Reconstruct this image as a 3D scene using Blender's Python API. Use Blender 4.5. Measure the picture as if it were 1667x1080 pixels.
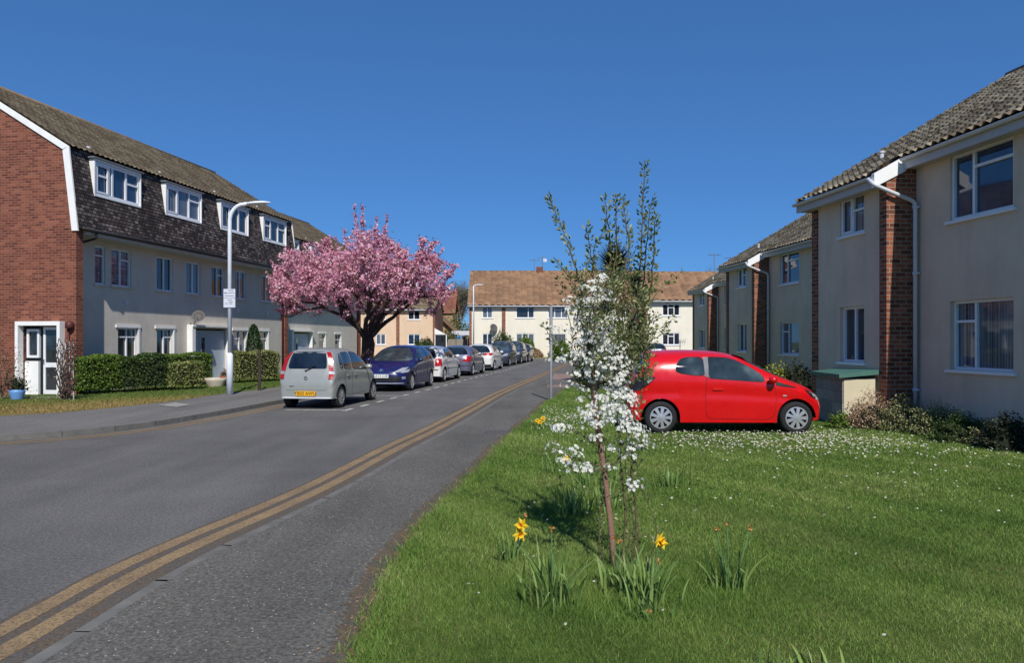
import bpy, bmesh, math, random
import numpy as np
from mathutils import Vector, Matrix, geometry
# ---------------------------------------------------------------- camera, sky, sun
for o in list(bpy.data.objects): bpy.data.objects.remove(o)
SC = bpy.context.scene
COL = SC.collection
EYE = 1.68
cam = bpy.data.cameras.new('camera'); camo = bpy.data.objects.new('camera', cam); COL.objects.link(camo)
cam.sensor_fit = 'HORIZONTAL'; cam.sensor_width = 36.0; cam.lens = 36.0 * 1200 / 1667
cam.shift_y = 15 / 1667; cam.clip_start = 0.1; cam.clip_end = 3000
camo.location = (0, 0, EYE); camo.rotation_euler = (math.radians(90), 0, 0)
SC.camera = camo
SUN_EL = math.radians(45); SUN_H = (0.17, -0.985)
w = bpy.data.worlds.new("World"); SC.world = w; w.use_nodes = True
nt = w.node_tree; bg = nt.nodes['Background']
sky = nt.nodes.new('ShaderNodeTexSky'); sky.sky_type = 'NISHITA'; sky.sun_disc = False
sky.sun_elevation = SUN_EL; sky.sun_rotation = math.atan2(SUN_H[0], SUN_H[1])
sky.altitude = 2500; sky.air_density = 1.0; sky.dust_density = 0.0; sky.ozone_density = 5.0
hs = nt.nodes.new('ShaderNodeGamma'); hs.inputs[1].default_value = .58
mu = nt.nodes.new('ShaderNodeMix'); mu.data_type = 'RGBA'; mu.blend_type = 'MULTIPLY'; mu.inputs[0].default_value = 1.0; mu.inputs[7].default_value = (.385, .83, 1.44, 1)
nt.links.new(sky.outputs[0], hs.inputs['Color']); nt.links.new(hs.outputs[0], mu.inputs[6]); nt.links.new(mu.outputs[2], bg.inputs[0]); bg.inputs[1].default_value = 0.115
sl = bpy.data.lights.new('sun', 'SUN'); slo = bpy.data.objects.new('sun', sl); COL.objects.link(slo)
sl.energy = 3.5; sl.angle = math.radians(0.5); sl.color = (1.0, 0.95, 0.89)
n_ = math.hypot(*SUN_H)
SUNV = Vector((SUN_H[0] / n_ * math.cos(SUN_EL), SUN_H[1] / n_ * math.cos(SUN_EL), math.sin(SUN_EL)))
slo.rotation_euler = SUNV.to_track_quat('Z', 'Y').to_euler(); slo.location = (0, -10, 30)
SC.view_settings.view_transform = 'Standard'; SC.view_settings.look = 'None'
SC.view_settings.exposure = 0.38; SC.view_settings.gamma = 1.0

def gp(px, py, z=0.0):                       # photo pixel -> point on the plane at height z
    Y = (EYE - z) * 1200 / (py - 555); return Vector(((px - 833.5) / 1200 * Y, Y, z))
def at(px, py, Y):
    return Vector(((px - 833.5) / 1200 * Y, Y, EYE + (555 - py) / 1200 * Y))

# ---------------------------------------------------------------- helpers
def tag(o, label=None, cat=None, group=None, kind=None):
    if label: o['label'] = label
    if cat: o['category'] = cat
    if group: o['group'] = group
    if kind: o['kind'] = kind
    return o
def empty(name, loc=(0, 0, 0), rz=0.0, parent=None):
    o = bpy.data.objects.new(name, None); COL.objects.link(o); o.location = loc
    o.rotation_euler = (0, 0, rz); o.empty_display_size = .2
    if parent: o.parent = parent
    return o
def copy_tree(o, parent=None):
    c = o.copy(); COL.objects.link(c); c.parent = parent
    for ch in [x for x in bpy.data.objects if x.parent == o]: copy_tree(ch, c)
    return c

class MB:
    def __init__(s): s.v = []; s.f = []; s.m = []; s.t = []; s.ct = 0.5; s.cm = 0
    def face(s, pts, m=None, t=None):
        b = len(s.v); s.v.extend([tuple(p) for p in pts]); s.f.append(tuple(range(b, b + len(pts))))
        s.m.append(s.cm if m is None else m); s.t.append(s.ct if t is None else t)
    def add(s, verts, faces, t=None):
        b = len(s.v); s.v.extend([tuple(p) for p in verts])
        for f in faces:
            s.f.append(tuple(b + i for i in f)); s.m.append(s.cm); s.t.append(s.ct if t is None else t)
    def box(s, x0, x1, y0, y1, z0, z1, M=None):
        v = [(x, y, z) for z in (z0, z1) for y in (y0, y1) for x in (x0, x1)]
        if M is not None: v = [M @ Vector(p) for p in v]
        s.add(v, [(0, 2, 3, 1), (4, 5, 7, 6), (0, 1, 5, 4), (2, 6, 7, 3), (0, 4, 6, 2), (1, 3, 7, 5)]); return s
    def bar(s, a, b, wd, dp, up=(0, 0, 1)):
        a = Vector(a); b = Vector(b); d = (b - a); L = d.length; d.normalize(); up = Vector(up)
        x = d.cross(up)
        if x.length < 1e-4: x = d.cross(Vector((1, 0, 0)))
        x.normalize(); y = x.cross(d)
        v = [a + x * i * wd / 2 + y * j * dp / 2 + d * k for k in (0, L) for j in (-1, 1) for i in (-1, 1)]
        s.add(v, [(0, 2, 3, 1), (4, 5, 7, 6), (0, 1, 5, 4), (2, 6, 7, 3), (0, 4, 6, 2), (1, 3, 7, 5)]); return s
    def tube(s, pts, rad, n=8, cap=True):
        pts = [Vector(p) for p in pts]
        if not hasattr(rad, '__len__'): rad = [rad] * len(pts)
        V = []; prev = None
        for i, p in enumerate(pts):
            d = (pts[min(i + 1, len(pts) - 1)] - pts[max(i - 1, 0)])
            if d.length < 1e-9: d = Vector((0, 0, 1))
            d.normalize()
            if prev is None:
                prev = d.cross(Vector((0.31, 0.95, 0.05)))
                if prev.length < .1: prev = d.cross(Vector((1, 0, 0)))
            x = (prev - d * prev.dot(d)).normalized(); prev = x; y = d.cross(x)
            for k in range(n):
                a = 2 * math.pi * k / n; V.append(p + (x * math.cos(a) + y * math.sin(a)) * rad[i])
        F = []
        for i in range(len(pts) - 1):
            for k in range(n):
                k2 = (k + 1) % n; F.append((i * n + k, i * n + k2, (i + 1) * n + k2, (i + 1) * n + k))
        if cap:
            F.append(tuple(reversed(range(n)))); b = (len(pts) - 1) * n; F.append(tuple(b + k for k in range(n)))
        s.add(V, F); return s
    def lathe(s, prof, n=20, M=None):            # profile (r, z), about z
        V = []; F = []
        for r, z in prof:
            for k in range(n):
                a = 2 * math.pi * k / n; V.append(Vector((r * math.cos(a), r * math.sin(a), z)))
        if M is not None: V = [M @ p for p in V]
        for i in range(len(prof) - 1):
            for k in range(n):
                k2 = (k + 1) % n; F.append((i * n + k, i * n + k2, (i + 1) * n + k2, (i + 1) * n + k))
        s.add(V, F); return s
    def build(s, name, mats, parent=None, smooth=False, merge=False):
        me = bpy.data.meshes.new(name)
        me.from_pydata(s.v, [], s.f)
        if not isinstance(mats, (list, tuple)): mats = [mats]
        for m in mats: me.materials.append(m)
        if len(mats) > 1: me.polygons.foreach_set('material_index', s.m)
        a = me.attributes.new('tint', 'FLOAT', 'FACE'); a.data.foreach_set('value', s.t)
        if merge:
            bm = bmesh.new(); bm.from_mesh(me); bmesh.ops.remove_doubles(bm, verts=bm.verts, dist=1e-4); bm.to_mesh(me); bm.free()
        if smooth: me.polygons.foreach_set('use_smooth', [True] * len(me.polygons))
        me.update()
        o = bpy.data.objects.new(name, me); COL.objects.link(o)
        if parent is not None: o.parent = parent
        return o
def npmesh(name, V, F, tint, mats, parent=None, mi=None, smooth=False):
    V = np.asarray(V, dtype=np.float32).reshape(-1, 3); F = np.asarray(F, dtype=np.int32)
    nf, k = F.shape; me = bpy.data.meshes.new(name)
    me.vertices.add(len(V)); me.vertices.foreach_set('co', V.ravel())
    me.loops.add(nf * k); me.loops.foreach_set('vertex_index', F.ravel())
    me.polygons.add(nf); me.polygons.foreach_set('loop_start', np.arange(nf, dtype=np.int32) * k)
    me.polygons.foreach_set('loop_total', np.full(nf, k, dtype=np.int32))
    if not isinstance(mats, (list, tuple)): mats = [mats]
    for m in mats: me.materials.append(m)
    if mi is not None: me.polygons.foreach_set('material_index', np.asarray(mi, dtype=np.int32))
    if smooth: me.polygons.foreach_set('use_smooth', np.ones(nf, dtype=bool))
    me.update(calc_edges=True)
    a = me.attributes.new('tint', 'FLOAT', 'FACE'); a.data.foreach_set('value', np.asarray(tint, dtype=np.float32))
    o = bpy.data.objects.new(name, me); COL.objects.link(o)
    if parent is not None: o.parent = parent
    return o

# ---------------------------------------------------------------- materials
def S(r, g, b):                                # sRGB 0-255 -> linear
    f = lambda c: (c / 255 / 12.92) if c / 255 <= .04045 else ((c / 255 + .055) / 1.055) ** 2.4
    return (f(r), f(g), f(b), 1)
class NT:
    def __init__(s, name):
        s.m = bpy.data.materials.new(name); s.m.use_nodes = True; s.t = s.m.node_tree
        s.b = s.t.nodes['Principled BSDF']; s.out = s.t.nodes['Material Output']
    def n(s, typ, **kw):
        nd = s.t.nodes.new(typ)
        for k, v in kw.items():
            if k.startswith('i_'):
                key = k[2:]; key = int(key) if key.isdigit() else key.replace('_', ' ')
                nd.inputs[key].default_value = v
            else: setattr(nd, k, v)
        return nd
    def l(s, a, b): s.t.links.new(a, b)
    def coords(s, kind='Object'): return s.n('ShaderNodeTexCoord').outputs[kind]
    def noise(s, vec, scale, detail=4, rough=.55, out='Fac'):
        nd = s.n('ShaderNodeTexNoise'); nd.inputs['Scale'].default_value = scale; nd.inputs['Detail'].default_value = detail
        nd.inputs['Roughness'].default_value = rough; s.l(vec, nd.inputs['Vector']); return nd.outputs[out]
    def ramp(s, fac, stops):
        nd = s.n('ShaderNodeValToRGB'); s.l(fac, nd.inputs[0]); e = nd.color_ramp.elements
        while len(e) < len(stops): e.new(.5)
        for i, (p, c) in enumerate(stops): e[i].position = p; e[i].color = c if len(c) == 4 else (*c, 1)
        return nd.outputs[0]
    def mix(s, fac, a, b, mode='MIX'):
        nd = s.n('ShaderNodeMix', data_type='RGBA', blend_type=mode)
        for i, x in ((0, fac), (6, a), (7, b)):
            if isinstance(x, (int, float)): nd.inputs[i].default_value = x
            elif isinstance(x, tuple): nd.inputs[i].default_value = x
            else: s.l(x, nd.inputs[i])
        return nd.outputs[2]
    def math(s, op, a, b=0.0):
        nd = s.n('ShaderNodeMath', operation=op)
        for i, x in ((0, a), (1, b)):
            if isinstance(x, (int, float)): nd.inputs[i].default_value = x
            else: s.l(x, nd.inputs[i])
        return nd.outputs[0]
    def bump(s, h, strength=.3, dist=.02):
        nd = s.n('ShaderNodeBump'); nd.inputs['Strength'].default_value = strength; nd.inputs['Distance'].default_value = dist
        s.l(h, nd.inputs['Height']); s.l(nd.outputs[0], s.b.inputs['Normal'])
    def set(s, **kw):
        for k, v in kw.items():
            key = {'col': 'Base Color', 'rough': 'Roughness', 'metal': 'Metallic', 'spec': 'Specular IOR Level', 'coat': 'Coat Weight', 'coatr': 'Coat Roughness', 'trans': 'Transmission Weight', 'ior': 'IOR'}[k]
            if isinstance(v, (int, float, tuple)): s.b.inputs[key].default_value = v
            else: s.l(v, s.b.inputs[key])
        return s.m
    def attr(s, name='tint'): return s.n('ShaderNodeAttribute', attribute_name=name).outputs['Fac']
def mul(c, k): return (c[0] * k, c[1] * k, c[2] * k, 1)
def plain(name, col, rough=.6, var=.12, scale=6, bump=0.0, bs=60, spec=.4, metal=0.0, coat=0.0, dist=.01):
    N = NT(name); v = N.coords(); f = N.noise(v, scale, 5)
    c = N.ramp(f, [(.3, mul(col, 1 - var)), (.7, mul(col, 1 + var))])
    if bump: N.bump(N.noise(v, bs, 3), bump, dist)
    return N.set(col=c, rough=rough, spec=spec, metal=metal, coat=coat)
def tinted(name, cols, rough=.6, spec=.3, transl=0.0, noise=0):
    N = NT(name); k = len(cols); c = N.ramp(N.attr(), [(i / (k - 1), cc) for i, cc in enumerate(cols)])
    if noise: c = N.mix(.5, c, N.ramp(N.noise(N.coords(), noise), [(.3, (.5, .5, .5, 1)), (.7, (1.2, 1.2, 1.2, 1))]), 'MULTIPLY')
    N.set(col=c, rough=rough, spec=spec)
    if transl:
        t = N.n('ShaderNodeBsdfTranslucent'); N.l(c, t.inputs[0]); mx = N.n('ShaderNodeMixShader'); mx.inputs[0].default_value = transl
        N.l(N.b.outputs[0], mx.inputs[1]); N.l(t.outputs[0], mx.inputs[2]); N.l(mx.outputs[0], N.out.inputs[0])
    return N.m
def brick(name, c1, c2, c3, mortar, bw=.225, rh=.075, ms=.010, dirt=.25, bump=.5):
    N = NT(name); v = N.coords(); sp = N.n('ShaderNodeSeparateXYZ'); N.l(v, sp.inputs[0])
    u = N.math('ADD', sp.outputs[0], sp.outputs[1]); cb = N.n('ShaderNodeCombineXYZ'); N.l(u, cb.inputs[0]); N.l(sp.outputs[2], cb.inputs[1])
    b = N.n('ShaderNodeTexBrick'); N.l(cb.outputs[0], b.inputs['Vector'])
    b.inputs['Scale'].default_value = 1; b.inputs['Brick Width'].default_value = bw; b.inputs['Row Height'].default_value = rh
    b.inputs['Mortar Size'].default_value = ms; b.inputs['Mortar Smooth'].default_value = .2; b.inputs['Bias'].default_value = 0
    b.inputs['Color1'].default_value = (0, 0, 0, 1); b.inputs['Color2'].default_value = (1, 1, 1, 1); b.inputs['Mortar'].default_value = (0.5, .5, .5, 1)
    bc = N.ramp(b.outputs['Color'], [(0, c1), (.5, c2), (1, c3)])
    big = N.ramp(N.noise(v, 1.1, 5, .6), [(.32, (1 - dirt,) * 3), (.7, (1 + dirt * .7,) * 3)])
    bc = N.mix(1.0, bc, big, 'MULTIPLY')
    fine = N.ramp(N.noise(v, 28, 3), [(.3, (.8, .8, .8)), (.7, (1.15, 1.15, 1.15))]); bc = N.mix(1.0, bc, fine, 'MULTIPLY')
    c = N.mix(b.outputs['Fac'], bc, mortar)
    h = N.math('SUBTRACT', N.math('MULTIPLY', N.noise(v, 60, 3), .35), b.outputs['Fac']); N.bump(h, bump, .012)
    return N.set(col=c, rough=.88, spec=.25)
def stucco(name, c1, c2, streak=.16):
    N = NT(name); v = N.coords(); f = N.noise(v, .8, 6, .6)
    c = N.ramp(f, [(.3, c1), (.7, c2)])
    mp = N.n('ShaderNodeMapping'); mp.inputs['Scale'].default_value = (2.3, 2.3, .5); N.l(v, mp.inputs[0])
    st = N.ramp(N.noise(mp.outputs[0], 1.0, 5, .65), [(.42, (1, 1, 1)), (.75, (1 - streak,) * 3)]); c = N.mix(1.0, c, st, 'MULTIPLY')
    sc = N.ramp(N.noise(v, 3.3, 6, .72), [(.66, (1, 1, 1)), (.74, (1.22, 1.2, 1.16))]); c = N.mix(1.0, c, sc, 'MULTIPLY')
    vo = N.n('ShaderNodeTexVoronoi'); vo.inputs['Scale'].default_value = 2.1; N.l(N.mix(.2, v, N.noise(v, 3, 4, .6, 'Color')), vo.inputs['Vector'])
    ch = N.ramp(vo.outputs['Distance'], [(.035, (1.25, 1.22, 1.16)), (.06, (1, 1, 1))]); c = N.mix(1.0, c, ch, 'MULTIPLY')
    sz = N.n('ShaderNodeSeparateXYZ'); N.l(v, sz.inputs[0]); dz = N.math('ADD', sz.outputs[2], N.math('MULTIPLY', N.noise(v, 2.5, 4, .7), .5))
    c = N.mix(1.0, c, N.ramp(dz, [(.25, (.74, .76, .70)), (.62, (1, 1, 1))]), 'MULTIPLY')
    N.bump(N.math('ADD', N.noise(v, 90, 4, .7), N.math('MULTIPLY', N.noise(v, 2.0, 3), 3.0)), .35, .012)
    return N.set(col=c, rough=.9, spec=.2)
def roofmat(name, c1, c2, c3, lich=S(150, 140, 108), la=.6, big=.25):
    N = NT(name); v = N.coords(); c = N.ramp(N.attr(), [(0, c1), (.5, c2), (1, c3)])
    big = N.ramp(N.noise(v, .7, 6, .65), [(.3, (1 - big,) * 3), (.72, (1 + big * .8, 1 + big * .7, 1 + big * .4))]); c = N.mix(1.0, c, big, 'MULTIPLY')
    f = N.ramp(N.noise(v, 9, 5, .7), [(la, (0, 0, 0)), (la + .1, (.8, .8, .8))]); c = N.mix(f, c, lich)
    N.bump(N.noise(v, 40, 4), .5, .015)
    return N.set(col=c, rough=.92, spec=.2)
def asphalt(name, c1, c2, spk=.5, warm=None, spots=0):
    N = NT(name); v = N.coords(); f = N.noise(v, .45, 6, .62); c = N.ramp(f, [(.3, c1), (.72, c2)])
    g = N.ramp(N.noise(v, 38, 6, .9), [(.38, (1 - spk,) * 3), (.5, (1, 1, 1)), (.64, (1 + spk * 1.6,) * 3)]); c = N.mix(1.0, c, g, 'MULTIPLY')
    mp = N.n('ShaderNodeMapping'); mp.inputs['Scale'].default_value = (1.6, .12, 1); mp.inputs['Rotation'].default_value = (0, 0, -.12); N.l(v, mp.inputs[0])
    tr = N.ramp(N.noise(mp.outputs[0], 1.0, 4), [(.35, (.88, .88, .88)), (.65, (1.1, 1.1, 1.1))]); c = N.mix(1.0, c, tr, 'MULTIPLY')
    if spots:                                       # pale worn chippings and gum
        vo = N.n('ShaderNodeTexVoronoi'); vo.inputs['Scale'].default_value = 26; N.l(v, vo.inputs['Vector'])
        p = N.ramp(vo.outputs['Distance'], [(.10, (1, 1, 1)), (.17, (0, 0, 0))])
        gate = N.ramp(N.noise(v, 7, 4, .7), [(.46, (0, 0, 0)), (.56, (1, 1, 1))]); p = N.mix(1.0, p, gate, 'MULTIPLY')
        c = N.mix(N.math('MULTIPLY', p, spots), c, S(205, 203, 195))
    vc = N.n('ShaderNodeTexVoronoi', feature='DISTANCE_TO_EDGE'); vc.inputs['Scale'].default_value = .32
    wv = N.mix(.12, v, N.noise(v, 1.3, 5, .7, 'Color')); N.l(wv, vc.inputs['Vector'])
    cr = N.ramp(vc.outputs['Distance'], [(.001, (.7, .7, .7)), (.004, (1, 1, 1))]); c = N.mix(.3, c, cr, 'MULTIPLY')
    N.bump(N.noise(v, 110, 3, .8), .5, .01)
    return N.set(col=c, rough=.85, spec=.3)
M = {}
M['brick'] = brick('red_brick', S(104, 54, 44), S(126, 70, 54), S(148, 90, 70), S(134, 106, 90), ms=.009, dirt=.25)
M['brick_dark'] = brick('brown_brick', S(98, 60, 44), S(138, 82, 60), S(168, 100, 72), S(150, 135, 118), rh=.085, ms=.009)
M['tilehang'] = brick('hung_tiles', S(52, 46, 44), S(84, 74, 70), S(128, 118, 112), S(22, 19, 18), bw=.17, rh=.105, ms=.012, dirt=.35, bump=1.0)
M['stucco_grey'] = stucco('grey_render', S(198, 191, 178), S(212, 205, 192), .1)
M['stucco_right'] = stucco('taupe_render', S(208, 188, 164), S(224, 205, 180), .16)
M['stucco_cream'] = stucco('cream_render', S(226, 220, 200), S(236, 230, 212), .06)
M['stucco_peach'] = stucco('peach_render', S(216, 188, 158), S(226, 200, 172), .08)
M['roof_brown'] = roofmat('brown_roof_tile', S(92, 80, 64), S(112, 100, 82), S(134, 122, 100), la=.66, big=.12)
M['roof_near'] = roofmat('weathered_roof_tile', S(84, 74, 60), S(128, 116, 98), S(172, 162, 140), la=.54, big=.15)
M['roof_orange'] = roofmat('orange_roof_tile', S(132, 104, 84), S(146, 116, 92), S(160, 128, 102), lich=S(176, 136, 88), la=.58, big=.2)
M['white'] = plain('white_upvc', S(228, 230, 232), .35, .04, 3, spec=.5)
M['whitepaint'] = plain('white_paint', S(236, 236, 232), .5, .05, 4, bump=.05)
M['pipe'] = plain('grey_pipe', S(206, 208, 210), .4, .06, 4)
M['blackplastic'] = plain('black_plastic', S(30, 30, 32), .5, .1)
M['brownpipe'] = plain('dark_red_pipe', S(84, 40, 34), .55, .12)
M['soffit'] = plain('grey_fascia', S(186, 184, 182), .6, .06)
M['lead'] = plain('grey_lead', S(120, 122, 124), .7, .15)
M['ridge'] = plain('ridge_tile', S(128, 108, 84), .9, .25, 5, bump=.4, bs=30)
def glass(name, base, stops=None, folds=0, horiz=0, rough=.04):
    N = NT(name); v = N.coords()
    c = base
    if folds or horiz:
        mp = N.n('ShaderNodeMapping'); mp.inputs['Scale'].default_value = (folds or .3, folds or .3, horiz or .3); N.l(v, mp.inputs[0])
        c = N.ramp(N.noise(mp.outputs[0], 1.0, 2, .5), stops)
    elif stops: c = N.ramp(N.noise(v, 1.6, 3), stops)
    return N.set(col=c, rough=rough, spec=.6, coat=.5, coatr=.02)
M['g_dark'] = glass('dark_window_glass', S(28, 32, 38), [(.35, S(18, 20, 24)), (.65, S(52, 58, 66))])
M['g_blue'] = glass('sky_painted_glass', S(40, 58, 84), [(.35, S(34, 50, 74)), (.65, S(50, 72, 100))])  # blue of the reflected sky is painted into the pane colour
M['g_net'] = glass('net_curtain_glass', None, [(.3, S(62, 68, 78)), (.7, S(120, 128, 138))], folds=22)
M['g_vert'] = glass('vertical_blind_glass', None, [(.38, S(46, 56, 64)), (.6, S(128, 136, 138))], folds=30)
M['g_blind'] = glass('slatted_blind_glass', None, [(.4, S(50, 58, 68)), (.6, S(120, 128, 138))], horiz=34)
GLS = ['g_dark', 'g_net', 'g_dark', 'g_blue']
M['interior'] = plain('white_object', S(215, 215, 215), .6)

# ---------------------------------------------------------------- building pieces (local frame: facade faces -y)
def facade(mb, x0, x1, z0, z1, y, holes=(), rev=.1):
    xs = sorted({x0, x1, *[h[0] for h in holes], *[h[1] for h in holes]}); zs = sorted({z0, z1, *[h[2] for h in holes], *[h[3] for h in holes]})
    for i in range(len(xs) - 1):
        for j in range(len(zs) - 1):
            cx = (xs[i] + xs[i + 1]) / 2; cz = (zs[j] + zs[j + 1]) / 2
            if any(h[0] < cx < h[1] and h[2] < cz < h[3] for h in holes): continue
            mb.face([(xs[i], y, zs[j]), (xs[i + 1], y, zs[j]), (xs[i + 1], y, zs[j + 1]), (xs[i], y, zs[j + 1])])
    for a, b, c, d in [h[:4] for h in holes]:
        r = y + rev
        mb.face([(a, y, c), (a, y, d), (a, r, d), (a, r, c)]); mb.face([(b, y, c), (b, r, c), (b, r, d), (b, y, d)])
        mb.face([(a, y, d), (b, y, d), (b, r, d), (a, r, d)]); mb.face([(a, y, c), (a, r, c), (b, r, c), (b, y, c)])
def bars(mb, x0, x1, z0, z1, y, t=.05, d=.05):
    mb.box(x0, x1, y, y + d, z1 - t, z1); mb.box(x0, x1, y, y + d, z0, z0 + t)
    mb.box(x0, x0 + t, y, y + d, z0 + t, z1 - t); mb.box(x1 - t, x1, y, y + d, z0 + t, z1 - t)
def window(par, x0, x1, z0, z1, y, cols=((1, ()),), g='g_dark', sill=True, t=.05, rev=.07, sash=(), name='window', sillmat=None):
    """cols: (width fraction, transom heights as fractions); sash: columns drawn as an opening casement"""
    mb = MB(); mb.face([(x0 + .01, y + rev + .03, z0 + .01), (x1 - .01, y + rev + .03, z0 + .01), (x1 - .01, y + rev + .03, z1 - .01), (x0 + .01, y + rev + .03, z1 - .01)])
    o = mb.build(name, M[g], par)
    f = MB(); bars(f, x0, x1, z0, z1, y + rev - .02, t); tot = sum(c[0] for c in cols); x = x0
    for i, (wd, tr) in enumerate(cols):
        xe = x + (x1 - x0) * wd / tot
        if i < len(cols) - 1: f.box(xe - t / 2, xe + t / 2, y + rev - .018, y + rev + .028, z0 + t, z1 - t)
        a = x + (t if i == 0 else t / 2); b = xe - (t if i == len(cols) - 1 else t / 2)
        for h in tr:
            zz = z0 + (z1 - z0) * h; f.box(a, b, y + rev - .016, y + rev + .026, zz - t * .45, zz + t * .45)
        if i in sash: bars(f, a, b, z0 + t, z1 - t, y + rev - .035, t * .75, .045)
        x = xe
    f.build('frame', M['white'], o)
    if sill: MB().box(x0 - .07, x1 + .07, y - .055, y + rev, z0 - .055, z0 - .002).build('sill', sillmat or M['white'], o)
    return o
def tiles(par, x0, x1, ye, ze, yr, zr, mat, tw=.3, cg=.33, amp=.022, sub=6, name='roof', step=.028, seed=0):
    rng = np.random.RandomState(seed); dy, dz = yr - ye, zr - ze; L = math.hypot(dy, dz)
    s = np.array([0, dy / L, dz / L]); n = np.array([0, -dz / L, dy / L]); n = n if n[2] > 0 or abs(n[2]) < .3 else -n
    nc = max(1, int(round(L / cg))); cg = L / nc; nu = int(round((x1 - x0) / tw * sub)) + 1
    us = np.linspace(x0, x1, nu); ph = (us - x0) / tw
    wave = amp * np.power(.5 + .5 * np.cos(2 * np.pi * ph), .8)
    rows = []
    for k in range(nc):
        jit = rng.uniform(-.004, .004, nu)
        rows.append((k * cg, wave + step + jit)); rows.append(((k + 1) * cg, wave + jit * .3))
    V = np.zeros((len(rows), nu, 3))
    for i, (v, h) in enumerate(rows):
        V[i] = np.array([0, ye, ze]) + s * v + h[:, None] * n; V[i, :, 0] += us
    F = []; T = []
    tt = rng.rand(nc, int((x1 - x0) / tw) + 2)
    idx = np.arange(len(rows) * nu).reshape(len(rows), nu)
    for i in range(len(rows) - 1):
        a = idx[i, :-1]; b = idx[i, 1:]; c = idx[i + 1, 1:]; d = idx[i + 1, :-1]
        F.append(np.stack([a, b, c, d], 1)); T.append(tt[i // 2, (ph[:-1] + .5).astype(int)])
    # underside slab edge at eave and verges
    return npmesh(name, V.reshape(-1, 3), np.concatenate(F), np.concatenate(T), mat, par)
def downpipe(par, pts, mat='pipe', r=.04, cl=(), name='downpipe'):
    mb = MB(); mb.tube(pts, r, 10)
    for z in cl:
        p = Vector(pts[-1]); mb.lathe([(r, z - .03), (r + .015, z - .03), (r + .015, z + .03), (r, z + .03)], 10, Matrix.Translation((p.x, p.y, 0)))
        mb.box(p.x - .07, p.x + .07, p.y + .01, p.y + .05, z - .015, z + .015)
    return mb.build(name, M[mat], par, smooth=True)
def bend(pts, r=.12, n=5):
    P = [Vector(p) for p in pts]; out = [P[0]]
    for i in range(1, len(P) - 1):
        a = (P[i - 1] - P[i]).normalized(); b = (P[i + 1] - P[i]).normalized(); p0 = P[i] + a * r; p2 = P[i] + b * r
        for k in range(n + 1):
            t = k / n; out.append(p0 * (1 - t) ** 2 + P[i] * 2 * t * (1 - t) + p2 * t * t)
    out.append(P[-1]); return out
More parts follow.
